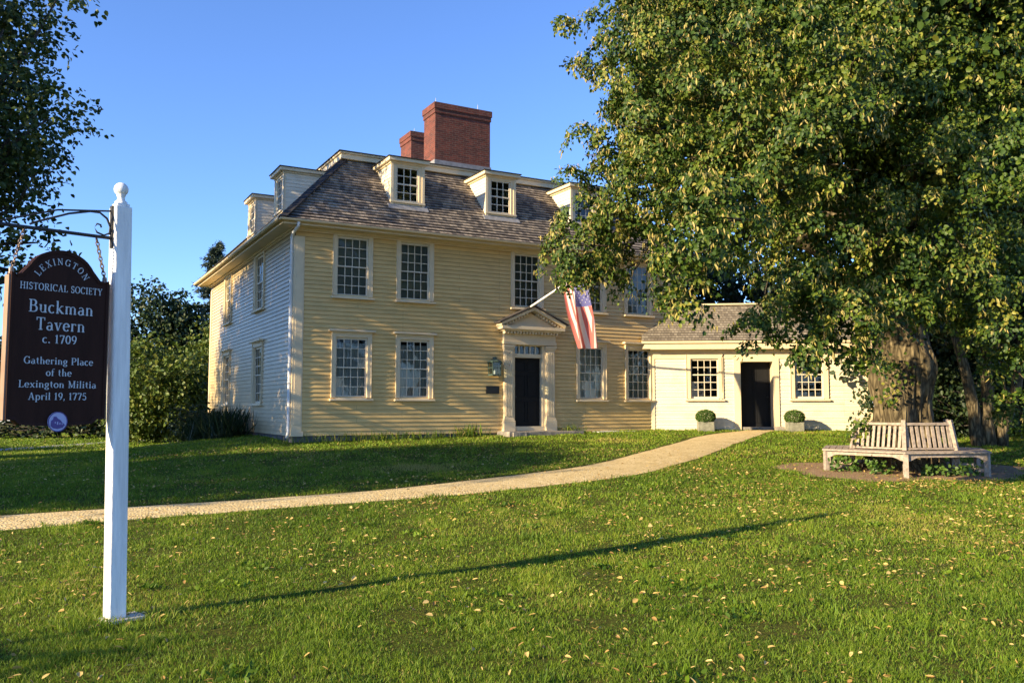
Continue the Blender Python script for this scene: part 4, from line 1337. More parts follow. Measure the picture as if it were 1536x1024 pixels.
# ------------------------------------------------------------------ ring bench
bz0 = tz(BC.x, BC.y - 1.2)
bench = thing("ring_bench", "weathered hexagonal wooden bench built round the linden trunk", "bench", (BC.x, BC.y, bz0))
SEAT = .45
RO, RI = 1.60, 1.02
A0 = math.atan2(15.13 - BC.y, 6.88 - BC.x)
hv = lambda r, k: Vector((r * math.cos(A0 + k * math.pi / 3), r * math.sin(A0 + k * math.pi / 3), 0))
for k in range(6):
    o0, o1, i0, i1 = hv(RO, k), hv(RO, k + 1), hv(RI, k), hv(RI, k + 1)
    up = Vector((0, 0, 1))
    mid = ((o0 + o1) / 2).normalized()
    mb = MB()
    for q in range(5):
        r0, r1 = RI - .06 + (RO - RI + .10) * (q + .06) / 5, RI - .06 + (RO - RI + .10) * (q + .94) / 5
        a, b, c, d = hv(r1, k), hv(r1, k + 1), hv(r0, k + 1), hv(r0, k)
        g = (b - a).normalized() * .004
        z = up * (SEAT - .028); zt = up * SEAT
        mb.hexa([a + g + z, b - g + z, c - g + z, d + g + z, a + g + zt, b - g + zt, c - g + zt, d + g + zt])
    mb.build("seat", M_teak, bench)
    mb = MB()
    ra = RO - .03
    a, b = hv(ra, k), hv(ra, k + 1)
    t = (b - a).normalized(); L = (b - a).length
    # apron with curved brackets at its ends
    prof = [(.03, .29), (.10, .30), (.17, .335), (.24, .355), (L / 2, .355), (L - .24, .355), (L - .17, .335), (L - .10, .30), (L - .03, .29)]
    for (u0, z0), (u1, z1) in zip(prof[:-1], prof[1:]):
        p0_, p1_ = a + t * u0, a + t * u1
        iw = -mid * .028
        mb.hexa([p0_ + up * z0, p1_ + up * z1, p1_ + iw + up * z1, p0_ + iw + up * z0, p0_ + up * (SEAT - .03), p1_ + up * (SEAT - .03), p1_ + iw + up * (SEAT - .03), p0_ + iw + up * (SEAT - .03)])
    mb.build("apron", M_teak, bench)
    # backrest panel
    mb = MB()
    lean = -mid * .10
    rb_ = RI
    a, b = hv(rb_, k), hv(rb_, k + 1); t = (b - a).normalized(); L = (b - a).length
    def bp_(u, z):
        return a + t * u + lean * ((z - SEAT) / .5) + up * z
    mb.beam(bp_(.0, .93), bp_(L, .93), .045, .085, -mid)
    for m_ in (0,):
        mb.beam(bp_(.03, .485), bp_(L - .03, .485), .03, .05, -mid)
    ns = 9
    for q in range(ns):
        u = .10 + (L - .2) * q / (ns - 1)
        mb.beam(bp_(u, .505), bp_(u, .89), .055, .018, mid)
    mb.build("backrest", M_teak, bench)
    lg = MB()
    c = hv(RO - .05, k); dirr = c.normalized()
    zl = tz(BC.x + c.x, BC.y + c.y) - bz0 - .03
    lg.beam(c + up * zl, c + up * (SEAT - .03), .085, .085, dirr)
    lg.build("leg", M_teak, bench, bevel=.005)
    lg = MB()
    c = hv(RI + .01, k); dirr = c.normalized()
    zl = tz(BC.x + c.x, BC.y + c.y) - bz0 - .03
    lg.beam(c + up * zl, c + up * SEAT, .07, .07, dirr)
    lg.beam(c + up * SEAT, c - dirr * .11 + up * 1.0, .07, .07, dirr)
    lg.build("back_post", M_teak, bench, bevel=.005)
    st_ = MB(); st_.beam(hv(RI + .05, k) + up * .12, hv(RO - .1, k) + up * .12, .04, .06); st_.build("stretcher", M_teak, bench)

# ------------------------------------------------------------------ sign post and board
SA = R(48)
sd = Vector((math.cos(SA), math.sin(SA), 0)); sn = Vector((math.sin(SA), -math.cos(SA), 0))
PP = Vector((-2.905, 6.42, 0)); PP.z = tz(PP.x, PP.y)
post = thing("sign_post", "tall square white wooden post with ball finial and black iron arm", "sign post", PP, 0)
post.rotation_euler = (0, -.019, 0)
pr = .061
SPF = Fr((0, 0, 0), sd, sn)
mb = MB()
mb.fbox(SPF, -pr, pr, .0, 3.06, -pr, pr)
mb.fbox(SPF, -pr + .012, pr - .012, 3.06, 3.085, -pr + .012, pr - .012)
mb.build("shaft", M_white, post, bevel=.008)
mb = MB()
mb.lathe([(.045, 3.085), (.045, 3.10), (.028, 3.115), (.026, 3.14), (.034, 3.15)] + [(.052 * math.sin(a), 3.198 - .052 * math.cos(a)) for a in np.linspace(.62, math.pi, 12)], 20)
mb.build("finial", M_white, post, smooth=True)
mb = MB()
for z in (2.80, 3.02):
    pass
w0 = -pr - .012
def sp(u, z, o=0): return SPF.p(u, z, o)
mb.fbox(SPF, w0, -pr, 2.74, 3.06, -.02, .02)
mb.tube([sp(w0, 2.815), sp(-.86, 2.815)], .013, 8)
mb.tube([sp(w0, 3.02), sp(-.45, 2.97), sp(-.84, 2.83)], .007, 6)
cv = []
for k in range(22):      # big scroll
    a = R(-90 + k * 13)
    cv.append(sp(w0 - .10 + (.095) * math.cos(a + math.pi / 2 - 1.5), 2.92 + .085 * math.sin(a)))
mb.tube([sp(w0 - .01, 2.84), sp(w0 - .004, 2.90), sp(w0 - .03, 2.96), sp(w0 - .08, 2.995), sp(w0 - .15, 2.995), sp(w0 - .3, 2.955), sp(w0 - .5, 2.87), sp(w0 - .56, 2.84)], .008, 6)
mb.tube([sp(w0 - .01, 2.85), sp(w0 - .05, 2.83), sp(w0 - .10, 2.845), sp(w0 - .12, 2.88), sp(w0 - .10, 2.91), sp(w0 - .075, 2.905), sp(w0 - .07, 2.885)], .007, 6)
mb.build("bracket", M_iron, post)
foot = MB()
foot.fbox(SPF, -.09, .20, -.09, .022, -.10, .12)
fo = foot.build("footing", M_palestone, post, bevel=.015)

BW, BT = .71, .09
BO = PP - sd * (pr + .035 + BW * .925) + Vector((-.05, 0, 0)); BO.z = 0
board = thing("hanging_sign", "maroon brown tavern sign board with arched top and pale serif lettering", "sign", (BO.x, BO.y, 1.43), 0)
BF = Fr((0, 0, -1.43), sd, sn)
BF.u = sd * .925
outl = [(.0, 1.475), (.06, 1.475), (.10, 1.44), (.20, 1.435), (.36, 1.425), (.51, 1.435), (.61, 1.44), (.65, 1.475), (BW, 1.475), (BW, 2.49)]
outl += [(BW - .03, 2.475), (BW - .07, 2.485), (BW - .10, 2.52), (BW - .13, 2.555), (BW - .135, 2.565)]
for k in range(1, 14):
    a = R(22 + k * (136 / 14)); outl.append((.355 + .245 * math.cos(a), 2.475 + .20 * math.sin(a)))
outl += [(.135, 2.565), (.13, 2.555), (.10, 2.52), (.07, 2.485), (.03, 2.475), (.0, 2.49)]
def prism(mb, pts, fr, o0, o1):
    n = len(pts)
    mb.face([fr.p(u, z, o1) for u, z in pts])
    mb.face([fr.p(u, z, o0) for u, z in pts][::-1])
    for k in range(n):
        a, b = pts[k], pts[(k + 1) % n]
        mb.face([fr.p(a[0], a[1], o0), fr.p(b[0], b[1], o0), fr.p(b[0], b[1], o1), fr.p(a[0], a[1], o1)])
mb = MB(); prism(mb, outl, BF, -BT / 2, BT / 2)
bd = mb.build("board", M_sign, board, bevel=.004)
mb = MB()
mb.fbox(BF, -.014, -.001, 1.475, 2.47, -BT / 2 + .004, BT / 2 - .004)
mb.build("edge_strip", M_signedge, board)
mb = MB()
mb.fbox(BF, BW + .001, BW + .014, 1.475, 2.47, -BT / 2 + .004, BT / 2 - .004)
mb.build("edge_strip", M_signedge, board)
mb = MB()                                       # raised border
n = len(outl); cx_, cz_ = .355, 2.0
ins = [(cx_ + (u - cx_) * .945, cz_ + (z - cz_) * .962) for u, z in outl]
for k in range(n):
    a, b, c, d = outl[k], outl[(k + 1) % n], ins[(k + 1) % n], ins[k]
    mb.hexa([BF.p(*a, BT / 2), BF.p(*b, BT / 2), BF.p(*c, BT / 2), BF.p(*d, BT / 2), BF.p(*a, BT / 2 + .010), BF.p(*b, BT / 2 + .010), BF.p(*c, BT / 2 + .006), BF.p(*d, BT / 2 + .006)])
mb.build("border", M_sign, board)
for ux, zs, ue in ((.015, 2.50, .09), (BW - .015, 2.50, BW - .09)):
    mb = MB()
    a, b = BF.p(ux, zs + .01), BF.p(ue, 2.805)
    n = 11
    for k in range(n):                           # links
        p = a.lerp(b, (k + .5) / n); dd_ = (b - a) / n * .72
        sx = sd if k % 2 else sn
        pts = [p + dd_ * math.cos(2 * math.pi * j / 10) + sx * .012 * math.sin(2 * math.pi * j / 10) for j in range(11)]
        mb.tube(pts, .0045, 5, cap=False)
    mb.tube([BF.p(ux, zs - .02), BF.p(ux, zs + .02)], [.018, .016], 8)
    mb.build("chain", M_rust, board)

# ---- serif lettering drawn stroke by stroke
TK, TN = .128, .056
def arc(cx, cy, rx, ry, a0, a1, n=14):
    return [(cx + rx * math.cos(R(a0 + (a1 - a0) * k / n)), cy + ry * math.sin(R(a0 + (a1 - a0) * k / n))) for k in range(n + 1)]
def stem(x, y0, y1, sb=1, st_=1, h=.15):
    o = [([(x, y0), (x, y1)], TK)]
    if sb: o.append(([(x - h, y0 + .03), (x + h, y0 + .03)], TN))
    if st_ == 1: o.append(([(x - h, y1 - .03), (x + h, y1 - .03)], TN))
    if st_ == 2: o.append(([(x - h, y1 - .05), (x, y1 - .03)], TN))
    return o
X = .64
def bowl(cx, cy, rx, ry, a0, a1): return [(arc(cx, cy, rx, ry, a0, a1), 'b')]
GL = {
 'L': (.66, stem(.18, 0, 1) + [([(.18, .03), (.60, .03)], TN), ([(.59, 0), (.59, .24)], TN)]),
 'E': (.68, stem(.18, 0, 1) + [([(.18, .03), (.60, .03)], TN), ([(.60, 0), (.60, .22)], TN), ([(.18, .97), (.58, .97)], TN), ([(.58, 1), (.58, .78)], TN), ([(.2, .52), (.46, .52)], TN), ([(.46, .4), (.46, .64)], TN)]),
 'X': (.80, [([(.14, .97), (.66, .03)], TK), ([(.66, .97), (.14, .03)], TN), ([(.02, .97), (.30, .97)], TN), ([(.5, .97), (.78, .97)], TN), ([(.02, .03), (.3, .03)], TN), ([(.5, .03), (.78, .03)], TN)]),
 'I': (.36, stem(.18, 0, 1)),
 'N': (.84, [([(.16, 0), (.16, 1)], TN), ([(.16, .97), (.70, .03)], TK), ([(.70, 0), (.70, 1)], TN), ([(.02, .97), (.2, .97)], TN), ([(.56, .97), (.84, .97)], TN), ([(.02, .03), (.3, .03)], TN)]),
 'G': (.82, bowl(.42, .5, .34, .48, 42, 318) + [([(.70, .05), (.70, .42)], TK), ([(.54, .42), (.82, .42)], TN), ([(.68, .99), (.68, .72)], TN)]),
 'T': (.72, stem(.36, 0, 1, 1, 0) + [([(.04, .97), (.68, .97)], TN), ([(.06, 1), (.06, .76)], TN), ([(.66, 1), (.66, .76)], TN)]),
 'O': (.82, bowl(.41, .5, .34, .48, 0, 360)),
 'H': (.84, stem(.18, 0, 1) + stem(.66, 0, 1) + [([(.18, .5), (.66, .5)], TN)]),
 'S': (.60, [(arc(.30, .74, .20, .23, 35, 270, 12)[:-1] + arc(.30, .27, .22, .24, 90, -145, 12), .11), ([(.48, .98), (.48, .74)], TN), ([(.10, .02), (.10, .28)], TN)]),
 'R': (.78, stem(.18, 0, 1) + [([(.18, .97), (.38, .97)], TN), ([(.18, .5), (.38, .5)], TN)] + bowl(.38, .735, .22, .235, 90, -90) + [([(.36, .5), (.68, .03)], TK), ([(.6, .03), (.8, .03)], TN)]),
 'C': (.78, bowl(.42, .5, .34, .48, 42, 318) + [([(.69, .99), (.69, .72)], TN)]),
 'A': (.82, [([(.40, 1), (.13, .03)], TN), ([(.40, 1), (.67, .03)], TK), ([(.22, .34), (.58, .34)], TN), ([(.0, .03), (.27, .03)], TN), ([(.53, .03), (.82, .03)], TN)]),
 'Y': (.78, stem(.39, 0, .5, 1, 0) + [([(.12, .97), (.39, .45)], TK), ([(.66, .97), (.39, .45)], TN), ([(0, .97), (.28, .97)], TN), ([(.5, .97), (.78, .97)], TN)]),
 'B': (.74, stem(.18, 0, 1) + [([(.18, .97), (.38, .97)], TN), ([(.18, .53), (.40, .53)], TN), ([(.18, .03), (.38, .03)], TN)] + bowl(.37, .75, .20, .22, 90, -90) + bowl(.39, .28, .25, .25, 90, -90)),
 'P': (.70, stem(.18, 0, 1) + [([(.18, .97), (.38, .97)], TN), ([(.18, .46), (.38, .46)], TN)] + bowl(.38, .715, .24, .255, 90, -90)),
 'M': (.98, [([(.16, 0), (.16, 1)], TN), ([(.16, .98), (.48, .06)], TK), ([(.48, .06), (.80, .98)], TN)] + stem(.80, 0, 1) + [([(.02, .97), (.2, .97)], TN), ([(.02, .03), (.3, .03)], TN)]),
 'u': (.66, [([(.15, X), (.15, .2)], TK), (arc(.31, .2, .16, .17, 180, 330), TN), ([(.50, X), (.50, 0)], TK), ([(.02, X - .03), (.15, X - .03)], TN), ([(.38, X - .03), (.5, X - .03)], TN), ([(.5, .03), (.62, .03)], TN)]),
 'c': (.54, bowl(.30, .32, .22, .31, 50, 315)),
 'k': (.66, stem(.15, 0, 1.02, 1, 2, .12) + [([(.15, .28), (.48, X - .03)], TN), ([(.26, .36), (.54, .03)], TK), ([(.38, X - .03), (.6, X - .03)], TN), ([(.44, .03), (.66, .03)], TN)]),
 'm': (1.0, stem(.15, 0, X, 1, 2, .11) + stem(.49, 0, X - .14, 1, 0, .11) + stem(.83, 0, X - .14, 1, 0, .11) + [(arc(.32, X - .2, .17, .17, 170, 0), TN), (arc(.66, X - .2, .17, .17, 170, 0), TN)]),
 'n': (.66, stem(.15, 0, X, 1, 2, .11) + stem(.50, 0, X - .14, 1, 0, .11) + [(arc(.325, X - .2, .175, .17, 170, 0), TN)]),
 'a': (.58, [(arc(.28, X - .17, .16, .15, 160, 0), TN), ([(.44, X - .15), (.44, .08)], TK), ([(.44, .08), (.56, .03)], TN)] + bowl(.26, .18, .17, .17, 50, 330)),
 'v': (.62, [([(.12, X - .03), (.31, .02)], TK), ([(.50, X - .03), (.31, .02)], TN), ([(.0, X - .03), (.24, X - .03)], TN), ([(.4, X - .03), (.62, X - .03)], TN)]),
 'e': (.56, bowl(.29, .32, .22, .31, 5, 320) + [([(.1, .35), (.5, .35)], TN)]),
 'r': (.48, stem(.15, 0, X, 1, 2, .11) + [(arc(.33, X - .2, .17, .17, 165, 60), TN), ([(.38, X - .07), (.46, X - .1)], .11)]),
 't': (.42, [([(.19, .86), (.19, .15)], TK), (arc(.31, .15, .12, .12, 180, 300), TN), ([(.03, X - .03), (.36, X - .03)], TN)]),
 'h': (.66, stem(.15, 0, 1.02, 1, 2, .11) + stem(.50, 0, X - .14, 1, 0, .11) + [(arc(.325, X - .2, .175, .17, 170, 0), TN)]),
 'i': (.32, stem(.16, 0, X, 1, 2, .12) + [([(.16, .80), (.16, .94)], .14)]),
 'g': (.58, bowl(.27, .40, .18, .22, 0, 360) + bowl(.27, -.12, .21, .15, 0, 360) + [([(.16, .2), (.12, .1), (.3, .03)], TN), ([(.4, .55), (.54, .60)], TN)]),
 'l': (.32, stem(.16, 0, 1.02, 1, 2, .12)),
 'o': (.60, bowl(.30, .32, .23, .31, 0, 360)),
 'f': (.40, stem(.17, 0, .8, 1, 0, .12) + [(arc(.32, .84, .15, .15, 180, 50), TN), ([(.02, X - .03), (.36, X - .03)], TN)]),
 'x': (.62, [([(.12, X - .03), (.50, .03)], TK), ([(.50, X - .03), (.12, .03)], TN), ([(0, X - .03), (.24, X - .03)], TN), ([(.4, X - .03), (.62, X - .03)], TN), ([(0, .03), (.24, .03)], TN), ([(.4, .03), (.62, .03)], TN)]),
 'p': (.64, stem(.15, -.32, X, 1, 2, .12) + bowl(.34, .32, .22, .31, 130, -130)),
 '0': (.60, bowl(.30, .5, .22, .48, 0, 360)),
 '1': (.44, stem(.22, 0, 1, 1, 0) + [([(.06, .84), (.22, .97)], TN)]),
 '5': (.58, [([(.14, .97), (.48, .97)], .09), ([(.14, .97), (.12, .54)], TN), (arc(.27, .32, .22, .30, 125, -150), .11)]),
 '7': (.58, [([(.06, .95), (.52, .95)], .09), ([(.51, .95), (.24, 0)], .13), ([(.07, 1), (.07, .78)], TN)]),
 '9': (.60, bowl(.30, .68, .21, .30, 0, 360) + [(arc(.12, .62, .38, .60, 8, -75), .11)]),
 '.': (.26, [([(.13, .0), (.13, .14)], .14)]),
 ',': (.26, [([(.13, .0), (.13, .14)], .14), ([(.16, .04), (.08, -.16)], TN)]),
 ' ': (.34, []),
}
def ribbon(mb, pts, w, tr, th):
    """stroke as a thin raised solid; w 'b' = swelling bowl stroke"""
    n = len(pts)
    Lf, Rt = [], []
    closed = n > 4 and math.hypot(pts[0][0] - pts[-1][0], pts[0][1] - pts[-1][1]) < 1e-6
    for k in range(n):
        if closed:
            a, b = pts[(k - 1) % (n - 1)], pts[(k + 1) % (n - 1)]
        else:
            a, b = pts[max(k - 1, 0)], pts[min(k + 1, n - 1)]
        dx, dy = b[0] - a[0], b[1] - a[1]
        l = math.hypot(dx, dy) or 1
        nx, ny = -dy / l, dx / l
        ww = (TN + (TK + .01 - TN) * abs(nx) ** 1.3) if w == 'b' else w
        Lf.append((pts[k][0] + nx * ww / 2, pts[k][1] + ny * ww / 2)); Rt.append((pts[k][0] - nx * ww / 2, pts[k][1] - ny * ww / 2))
    for k in range(n - 1):
        q = [Lf[k], Rt[k], Rt[k + 1], Lf[k + 1]]
        mb.face([tr(*p, th) for p in q])
        mb.face([tr(*Lf[k], th), tr(*Lf[k + 1], th), tr(*Lf[k + 1], 0), tr(*Lf[k], 0)])
        mb.face([tr(*Rt[k + 1], th), tr(*Rt[k], th), tr(*Rt[k], 0), tr(*Rt[k + 1], 0)])
cnt = [0]
def text_line(s, uc, z, cap, width):
    mb = MB()
    tot = sum(GL[c][0] for c in s) + .06 * (len(s) - 1)
    sx = width / tot
    x = 0
    for c in s:
        gw, st_ = GL[c]
        for k, (pts, w) in enumerate(st_):
            def tr(a, b, h, x=x, k=k):
                return BF.p(uc - width / 2 + (x + a) * sx, z + b * cap, BT / 2 + h * (1 + .02 * k))
            ribbon(mb, pts, w, tr, .004)
        x += gw + .06
    return mb.build("lettering", M_letter, board)
def text_arc(s, uc, zc, r, cap, half):
    mb = MB()
    tot = sum(GL[c][0] for c in s) + .22 * (len(s) - 1)
    sc = 2 * half * r / tot
    x = 0
    for c in s:
        gw, st_ = GL[c]
        am = math.pi / 2 + half - (x + gw / 2) * sc / r
        for k, (pts, w) in enumerate(st_):
            def tr(a, b, h, am=am, gw=gw, k=k):
                du, dv = (a - gw / 2) * sc, r + b * cap
                return BF.p(uc + dv * math.cos(am) + du * math.sin(am), zc + dv * math.sin(am) - du * math.cos(am), BT / 2 + h * (1 + .02 * k))
            ribbon(mb, pts, w, tr, .004)
        x += gw + .22
    return mb.build("lettering", M_letter, board)
text_arc("LEXINGTON", .355, 2.385, .185, .047, R(62))
text_line("HISTORICAL SOCIETY", .36, 2.378, .049, .60)
text_line("Buckman", .36, 2.222, .088, .47)
text_line("Tavern", .36, 2.100, .088, .355)
text_line("c. 1709", .355, 2.010, .060, .25)
text_line("Gathering Place", .358, 1.862, .050, .50)
text_line("of the", .358, 1.780, .050, .185)
text_line("Lexington Militia", .358, 1.698, .050, .56)
text_line("April 19, 1775", .358, 1.613, .050, .42)
mb = MB()
prism(mb, [(.358 + .07 * math.cos(2 * math.pi * k / 40), 1.46 + .07 * math.sin(2 * math.pi * k / 40)) for k in range(40)], BF, BT / 2 + .008, BT / 2 + .018)
seal = mb.build("seal", M_seal1, board)
mb = MB()
sh = [(-.05, -.03), (-.03, -.045), (.0, -.05), (.035, -.042), (.052, -.022), (.03, -.004), (.018, .012), (.0, .022), (-.012, .036), (-.03, .036), (-.034, .018), (-.048, .006)]
prism(mb, [(.358 + a, 1.46 + b) for a, b in sh], BF, BT / 2 + .018, BT / 2 + .0205)
for k in range(40):
    a0, a1 = 2 * math.pi * k / 40, 2 * math.pi * (k + 1) / 40
    mb.face([BF.p(.358 + r * math.cos(a), 1.46 + r * math.sin(a), BT / 2 + .0195) for r, a in ((.070, a0), (.070, a1), (.064, a1), (.064, a0))])
mb.build("emblem", M_seal2, seal)
mb = MB()
for a, b, w, h in ((-.006, -.02, .008, .02), (-.022, -.012, .006, .012), (.012, -.02, .006, .014), (.028, -.02, .005, .01)):
    mb.fbox(BF, .358 + a, .358 + a + w, 1.46 + b, 1.46 + b + h, BT / 2 + .0205, BT / 2 + .022)
mb.build("emblem_window", M_seal1, seal)

# ------------------------------------------------------------------ other trees and shrubs
def rl(n, cx, cy, cz, rx, ry, rz, r0, r1):
    out = []
    for _ in range(n):
        d = rdir(1)[0] * rng.uniform(.35, 1) ** .5
        out.append((cx + d[0] * rx, cy + d[1] * ry, cz + d[2] * rz, rng.uniform(r0, r1)))
    return out
# maple whose boughs hang in at the left edge
mlob = rl(52, -15.4, 20.6, 9.3, 4.0, 4.4, 4.4, .9, 1.4)
mlob += [(-13.2 + random.uniform(-.5, .5), 18.3 + random.uniform(-.5, .5), 3.6 + .62 * k, 1.0) for k in range(10)]  # out-of-view boughs, added to shade the left of the front wall
mlob += [(-12.2, 20.0, 10.6, 0.92), (-12.3, 20.4, 8.4, 0.83), (-12.0, 20.2, 9.4, 0.74), (-11.3, 20.0, 8.6, 0.45), (-11.0, 19.9, 8.35, 0.3), (-11.6, 19.8, 7.4, 0.55), (-11.2, 19.9, 7.1, 0.4), (-12.0, 20.3, 6.4, 0.74), (-11.4, 20.4, 5.5, 0.55), (-10.9, 20.2, 5.2, 0.35), (-12.3, 20.0, 5.0, 0.64), (-11.3, 20.6, 11.6, 0.64), (-12.7, 20.2, 7.0, 1.01), (-12.9, 20.2, 9.2, 1.1), (-10.7, 20.3, 4.6, 0.3), (-12.7, 20.6, 4.6, 0.83), (-13.1, 20.0, 11.4, 1.01), (-13.5, 20.5, 5.6, 1.01)]
mlob = [q for q in mlob if q[0] + q[3] * .85 + .25 < -.487 * q[1]]
broad_tree("maple_tree", "dark leafy maple reaching in behind the hanging sign", "tree", -16.0, 20.8, 4.4, .38, mlob, M_maple, 50, 9, .14, droop=.1, spread=.55, shell=.2, jitter=.09)
# shade trees along the street side, up-sun of the lawn and the house
broad_tree("shade_tree", "low spreading shade tree on the street side, nearest the sign", "tree", -23.5, 4.2, 2.4, .4, [(-23.5 + random.uniform(-1.8, 1.8) * .565, 3.6 + random.uniform(-2.9, 2.9), random.uniform(1.6, 9.6), random.uniform(.9, 1.2)) for _ in range(100)], M_maple, 60, 8, .22, "shade trees on the street side", droop=.2, spread=.7, shell=.2, jitter=.15)
broad_tree("shade_tree", "shade tree across the lawn from the end wall of the house", "tree", -27, 13.5, 4.0, .4, rl(50, -27, 13.5, 9.5, 3.6, 4.0, 4.4, .9, 1.5), M_maple, 22, 8, .22, "shade trees on the street side", droop=.2, spread=.7, shell=.2, jitter=.15)
broad_tree("shade_tree", "shade tree farthest back along the street side", "tree", -28, 17.8, 4.0, .4, rl(40, -28, 17.8, 9.5, 2.6, 3.0, 4.2, .8, 1.3), M_maple, 22, 8, .22, "shade trees on the street side", droop=.2, spread=.7, shell=.2, jitter=.15)
broad_tree("shade_tree", "low leafy shade tree by the walk beyond the left edge of the lawn", "tree", -34, 20.5, 1.6, .3, rl(50, -34, 20.5, 4.0, 2.2, 2.2, 2.8, .8, 1.3), M_maple, 34, 8, .22, "shade trees on the street side", droop=.2, spread=.7, shell=.2, jitter=.15)
broad_tree("shade_tree", "short thick shade tree on the street side behind the maple", "tree", -25, 9.5, 2.0, .35, [(-25 + random.uniform(-1.8, 1.8), 9.5 + random.uniform(-2.6, 2.6), random.uniform(1.6, 6.6), random.uniform(.9, 1.2)) for _ in range(64)], M_maple, 60, 8, .22, "shade trees on the street side", droop=.2, spread=.7, shell=.2, jitter=.15)
broad_tree("shadow_bush", "unseen rounded bush added left of the view to shade the lawn corner", "bush", -9.6, .9, .8, .08, rl(26, -10.2, .55, 1.8, .9, .9, .8, .45, .6), M_dark, 300, 8, .11, droop=.1, spread=.3, shell=.2)  # unseen bush, added to cast the shadow in the near left corner

# small trees and shrubs left of the house
broad_tree("olive_shrub", "big loose olive green shrub left of the house end wall", "shrub", -15.2, 37, 1.2, .12, rl(40, -15.0, 37, 2.3, 2.3, 2.0, 1.7, .6, 1.0), M_olive, 70, 8, .17, "shrubs and trees left of the house", droop=.2, spread=.5, shell=.35)
broad_tree("olive_shrub", "tall olive shrub with upright shoots close to the house corner", "shrub", -13.6, 41, 1.8, .12, rl(44, -13.4, 41, 3.2, 2.0, 2.0, 2.7, .6, 1.0), M_olive, 60, 8, .18, "shrubs and trees left of the house", droop=-.2, spread=.6, shell=.35)
broad_tree("garden_tree", "dark round tree rising behind the olive shrubs", "tree", -21.5, 50, 2.5, .25, rl(50, -21.0, 50, 5.0, 3.0, 2.6, 3.0, .9, 1.4), M_dark, 34, 8, .24, "shrubs and trees left of the house", droop=.2, spread=.6, shell=.35)
broad_tree("garden_tree", "dark spreading tree behind the white sign post", "tree", -19.3, 44, 1.8, .2, rl(40, -19.3, 44, 2.3, 2.6, 2.2, 1.7, .8, 1.2), M_olive, 36, 8, .2, "shrubs and trees left of the house", droop=.2, spread=.6, shell=.35)
far = [(-27, 56, 3.4, 1.8), (-31.5, 60, 3.8, 1.9), (-36, 58, 3.6, 2.2), (-39.5, 62, 4.2, 2.2), (-44, 60, 4.4, 2.0)]
farl = ["dark far tree just left of the sign post", "dark far tree under the right half of the hanging sign", "dark far tree seen below the seal of the sign", "dark far tree under the left half of the hanging sign", "dark far tree at the left edge of the lawn"]
for (x, y, hz, r), lb in zip(far, farl):
    broad_tree("street_tree", lb, "tree", x, y, 1.7, .22, rl(30, x, y, hz, 2.4, 2.2, 2.0, .9, 1.4), M_dark, 26, 8, .28, "dark trees beyond the walk", droop=.3, spread=.7, shell=.3)
broad_tree("hedge", "low dark hedge beyond the walk under the hanging sign", "hedge", -22, 42, .4, .06, [(-27 + k * .38, 42 + random.uniform(-.4, .4), random.uniform(.2, .95), random.uniform(.45, .7)) for k in range(28) if k not in (9, 10, 16)], M_dark, 40, 8, .2, droop=.1, spread=.4, shell=.3)
fh = thing("far_house", "small white house far off, glimpsed under the hanging sign", "house", (-46.5, 82, 0), .2)
mb = MB(); mb.saw(Fr((-4, 0, 0), (1, 0, 0), (0, -1, 0)), 0, 3.4, .2, lambda v: (0, 8), (), .02); mb.saw(Fr((4, 0, 0), (0, 1, 0), (1, 0, 0)), 0, 3.4, .2, lambda v: (0, 6), (), .02); mb.box(-3.98, 3.97, .03, 6, -.3, 3.4)
mb.build("wall", M_white, fh)
mb = MB(); mb.hexa([(-4.3, -.3, 3.4), (4.3, -.3, 3.4), (4.3, 6.3, 3.4), (-4.3, 6.3, 3.4), (-4.3, 2.9, 5.6), (4.3, 2.9, 5.6), (4.3, 3.1, 5.6), (-4.3, 3.1, 5.6)]); mb.build("roof", M_found, fh)
for wx in (-2.6, 0, 2.4):
    w_ = MB(); w_.box(wx - .45, wx + .45, -.06, .02, 1.0, 2.5); w_ = w_.build("window", M_sash, fh)
    p_ = MB(); p_.box(wx - .37, wx + .37, -.07, -.061, 1.08, 2.42); p_.build("pane", M_door, w_)
# spruce behind the roof
def spruce(x, y, h, rmax, label):
    z = tz(x, y)
    o = (x, y, z)
    root = thing("spruce_tree", label, "tree", o)
    mb = MB(); limb(mb, (0, 0, -.2), (0, 0, h), .28, .02, 8, .02, 8)
    P_, A_ = [], []
    for k in range(150):
        zz = h * (.12 + .88 * (k / 150)); L = rmax * (1 - zz / h) ** .8 * random.uniform(.6, 1.1) + .12
        a = random.uniform(0, 2 * math.pi)
        tip = Vector((math.cos(a) * L, math.sin(a) * L, zz - L * .12 + L * L * .03))
        limb(mb, (0, 0, zz), tip, .035, .008, 3, .15, 5)
        n = int(60 + 120 * L)
        t = rng.random(n) ** .7
        base = np.array([0, 0, zz])[None] * (1 - t)[:, None] + np.array(tip)[None] * t[:, None]
        P_.append(base + rng.normal(size=(n, 3)) * np.array([.13, .13, .08]) * (1.1 - .4 * t)[:, None])
        A_.append(np.repeat(np.array(tip - Vector((0, 0, zz)))[None], n, 0) / max(L, .1) * .8 + rng.normal(size=(n, 3)) * .6)
    mb.build("trunk", M_bark2, root)
    P_ = np.concatenate(P_) + np.array(o); A_ = np.concatenate(A_); n = len(P_)
    build_leaves("crown", root, M_needle, P_, A_, rng.normal(size=(n, 3)) + np.array([0, 0, 1]), rng.uniform(.14, .26, n), rng.uniform(.04, .07, n), rng.random(n), o)
spruce(-18.4, 53, 11.7, 3.5, "spruce tree rising behind the far end of the house roof")

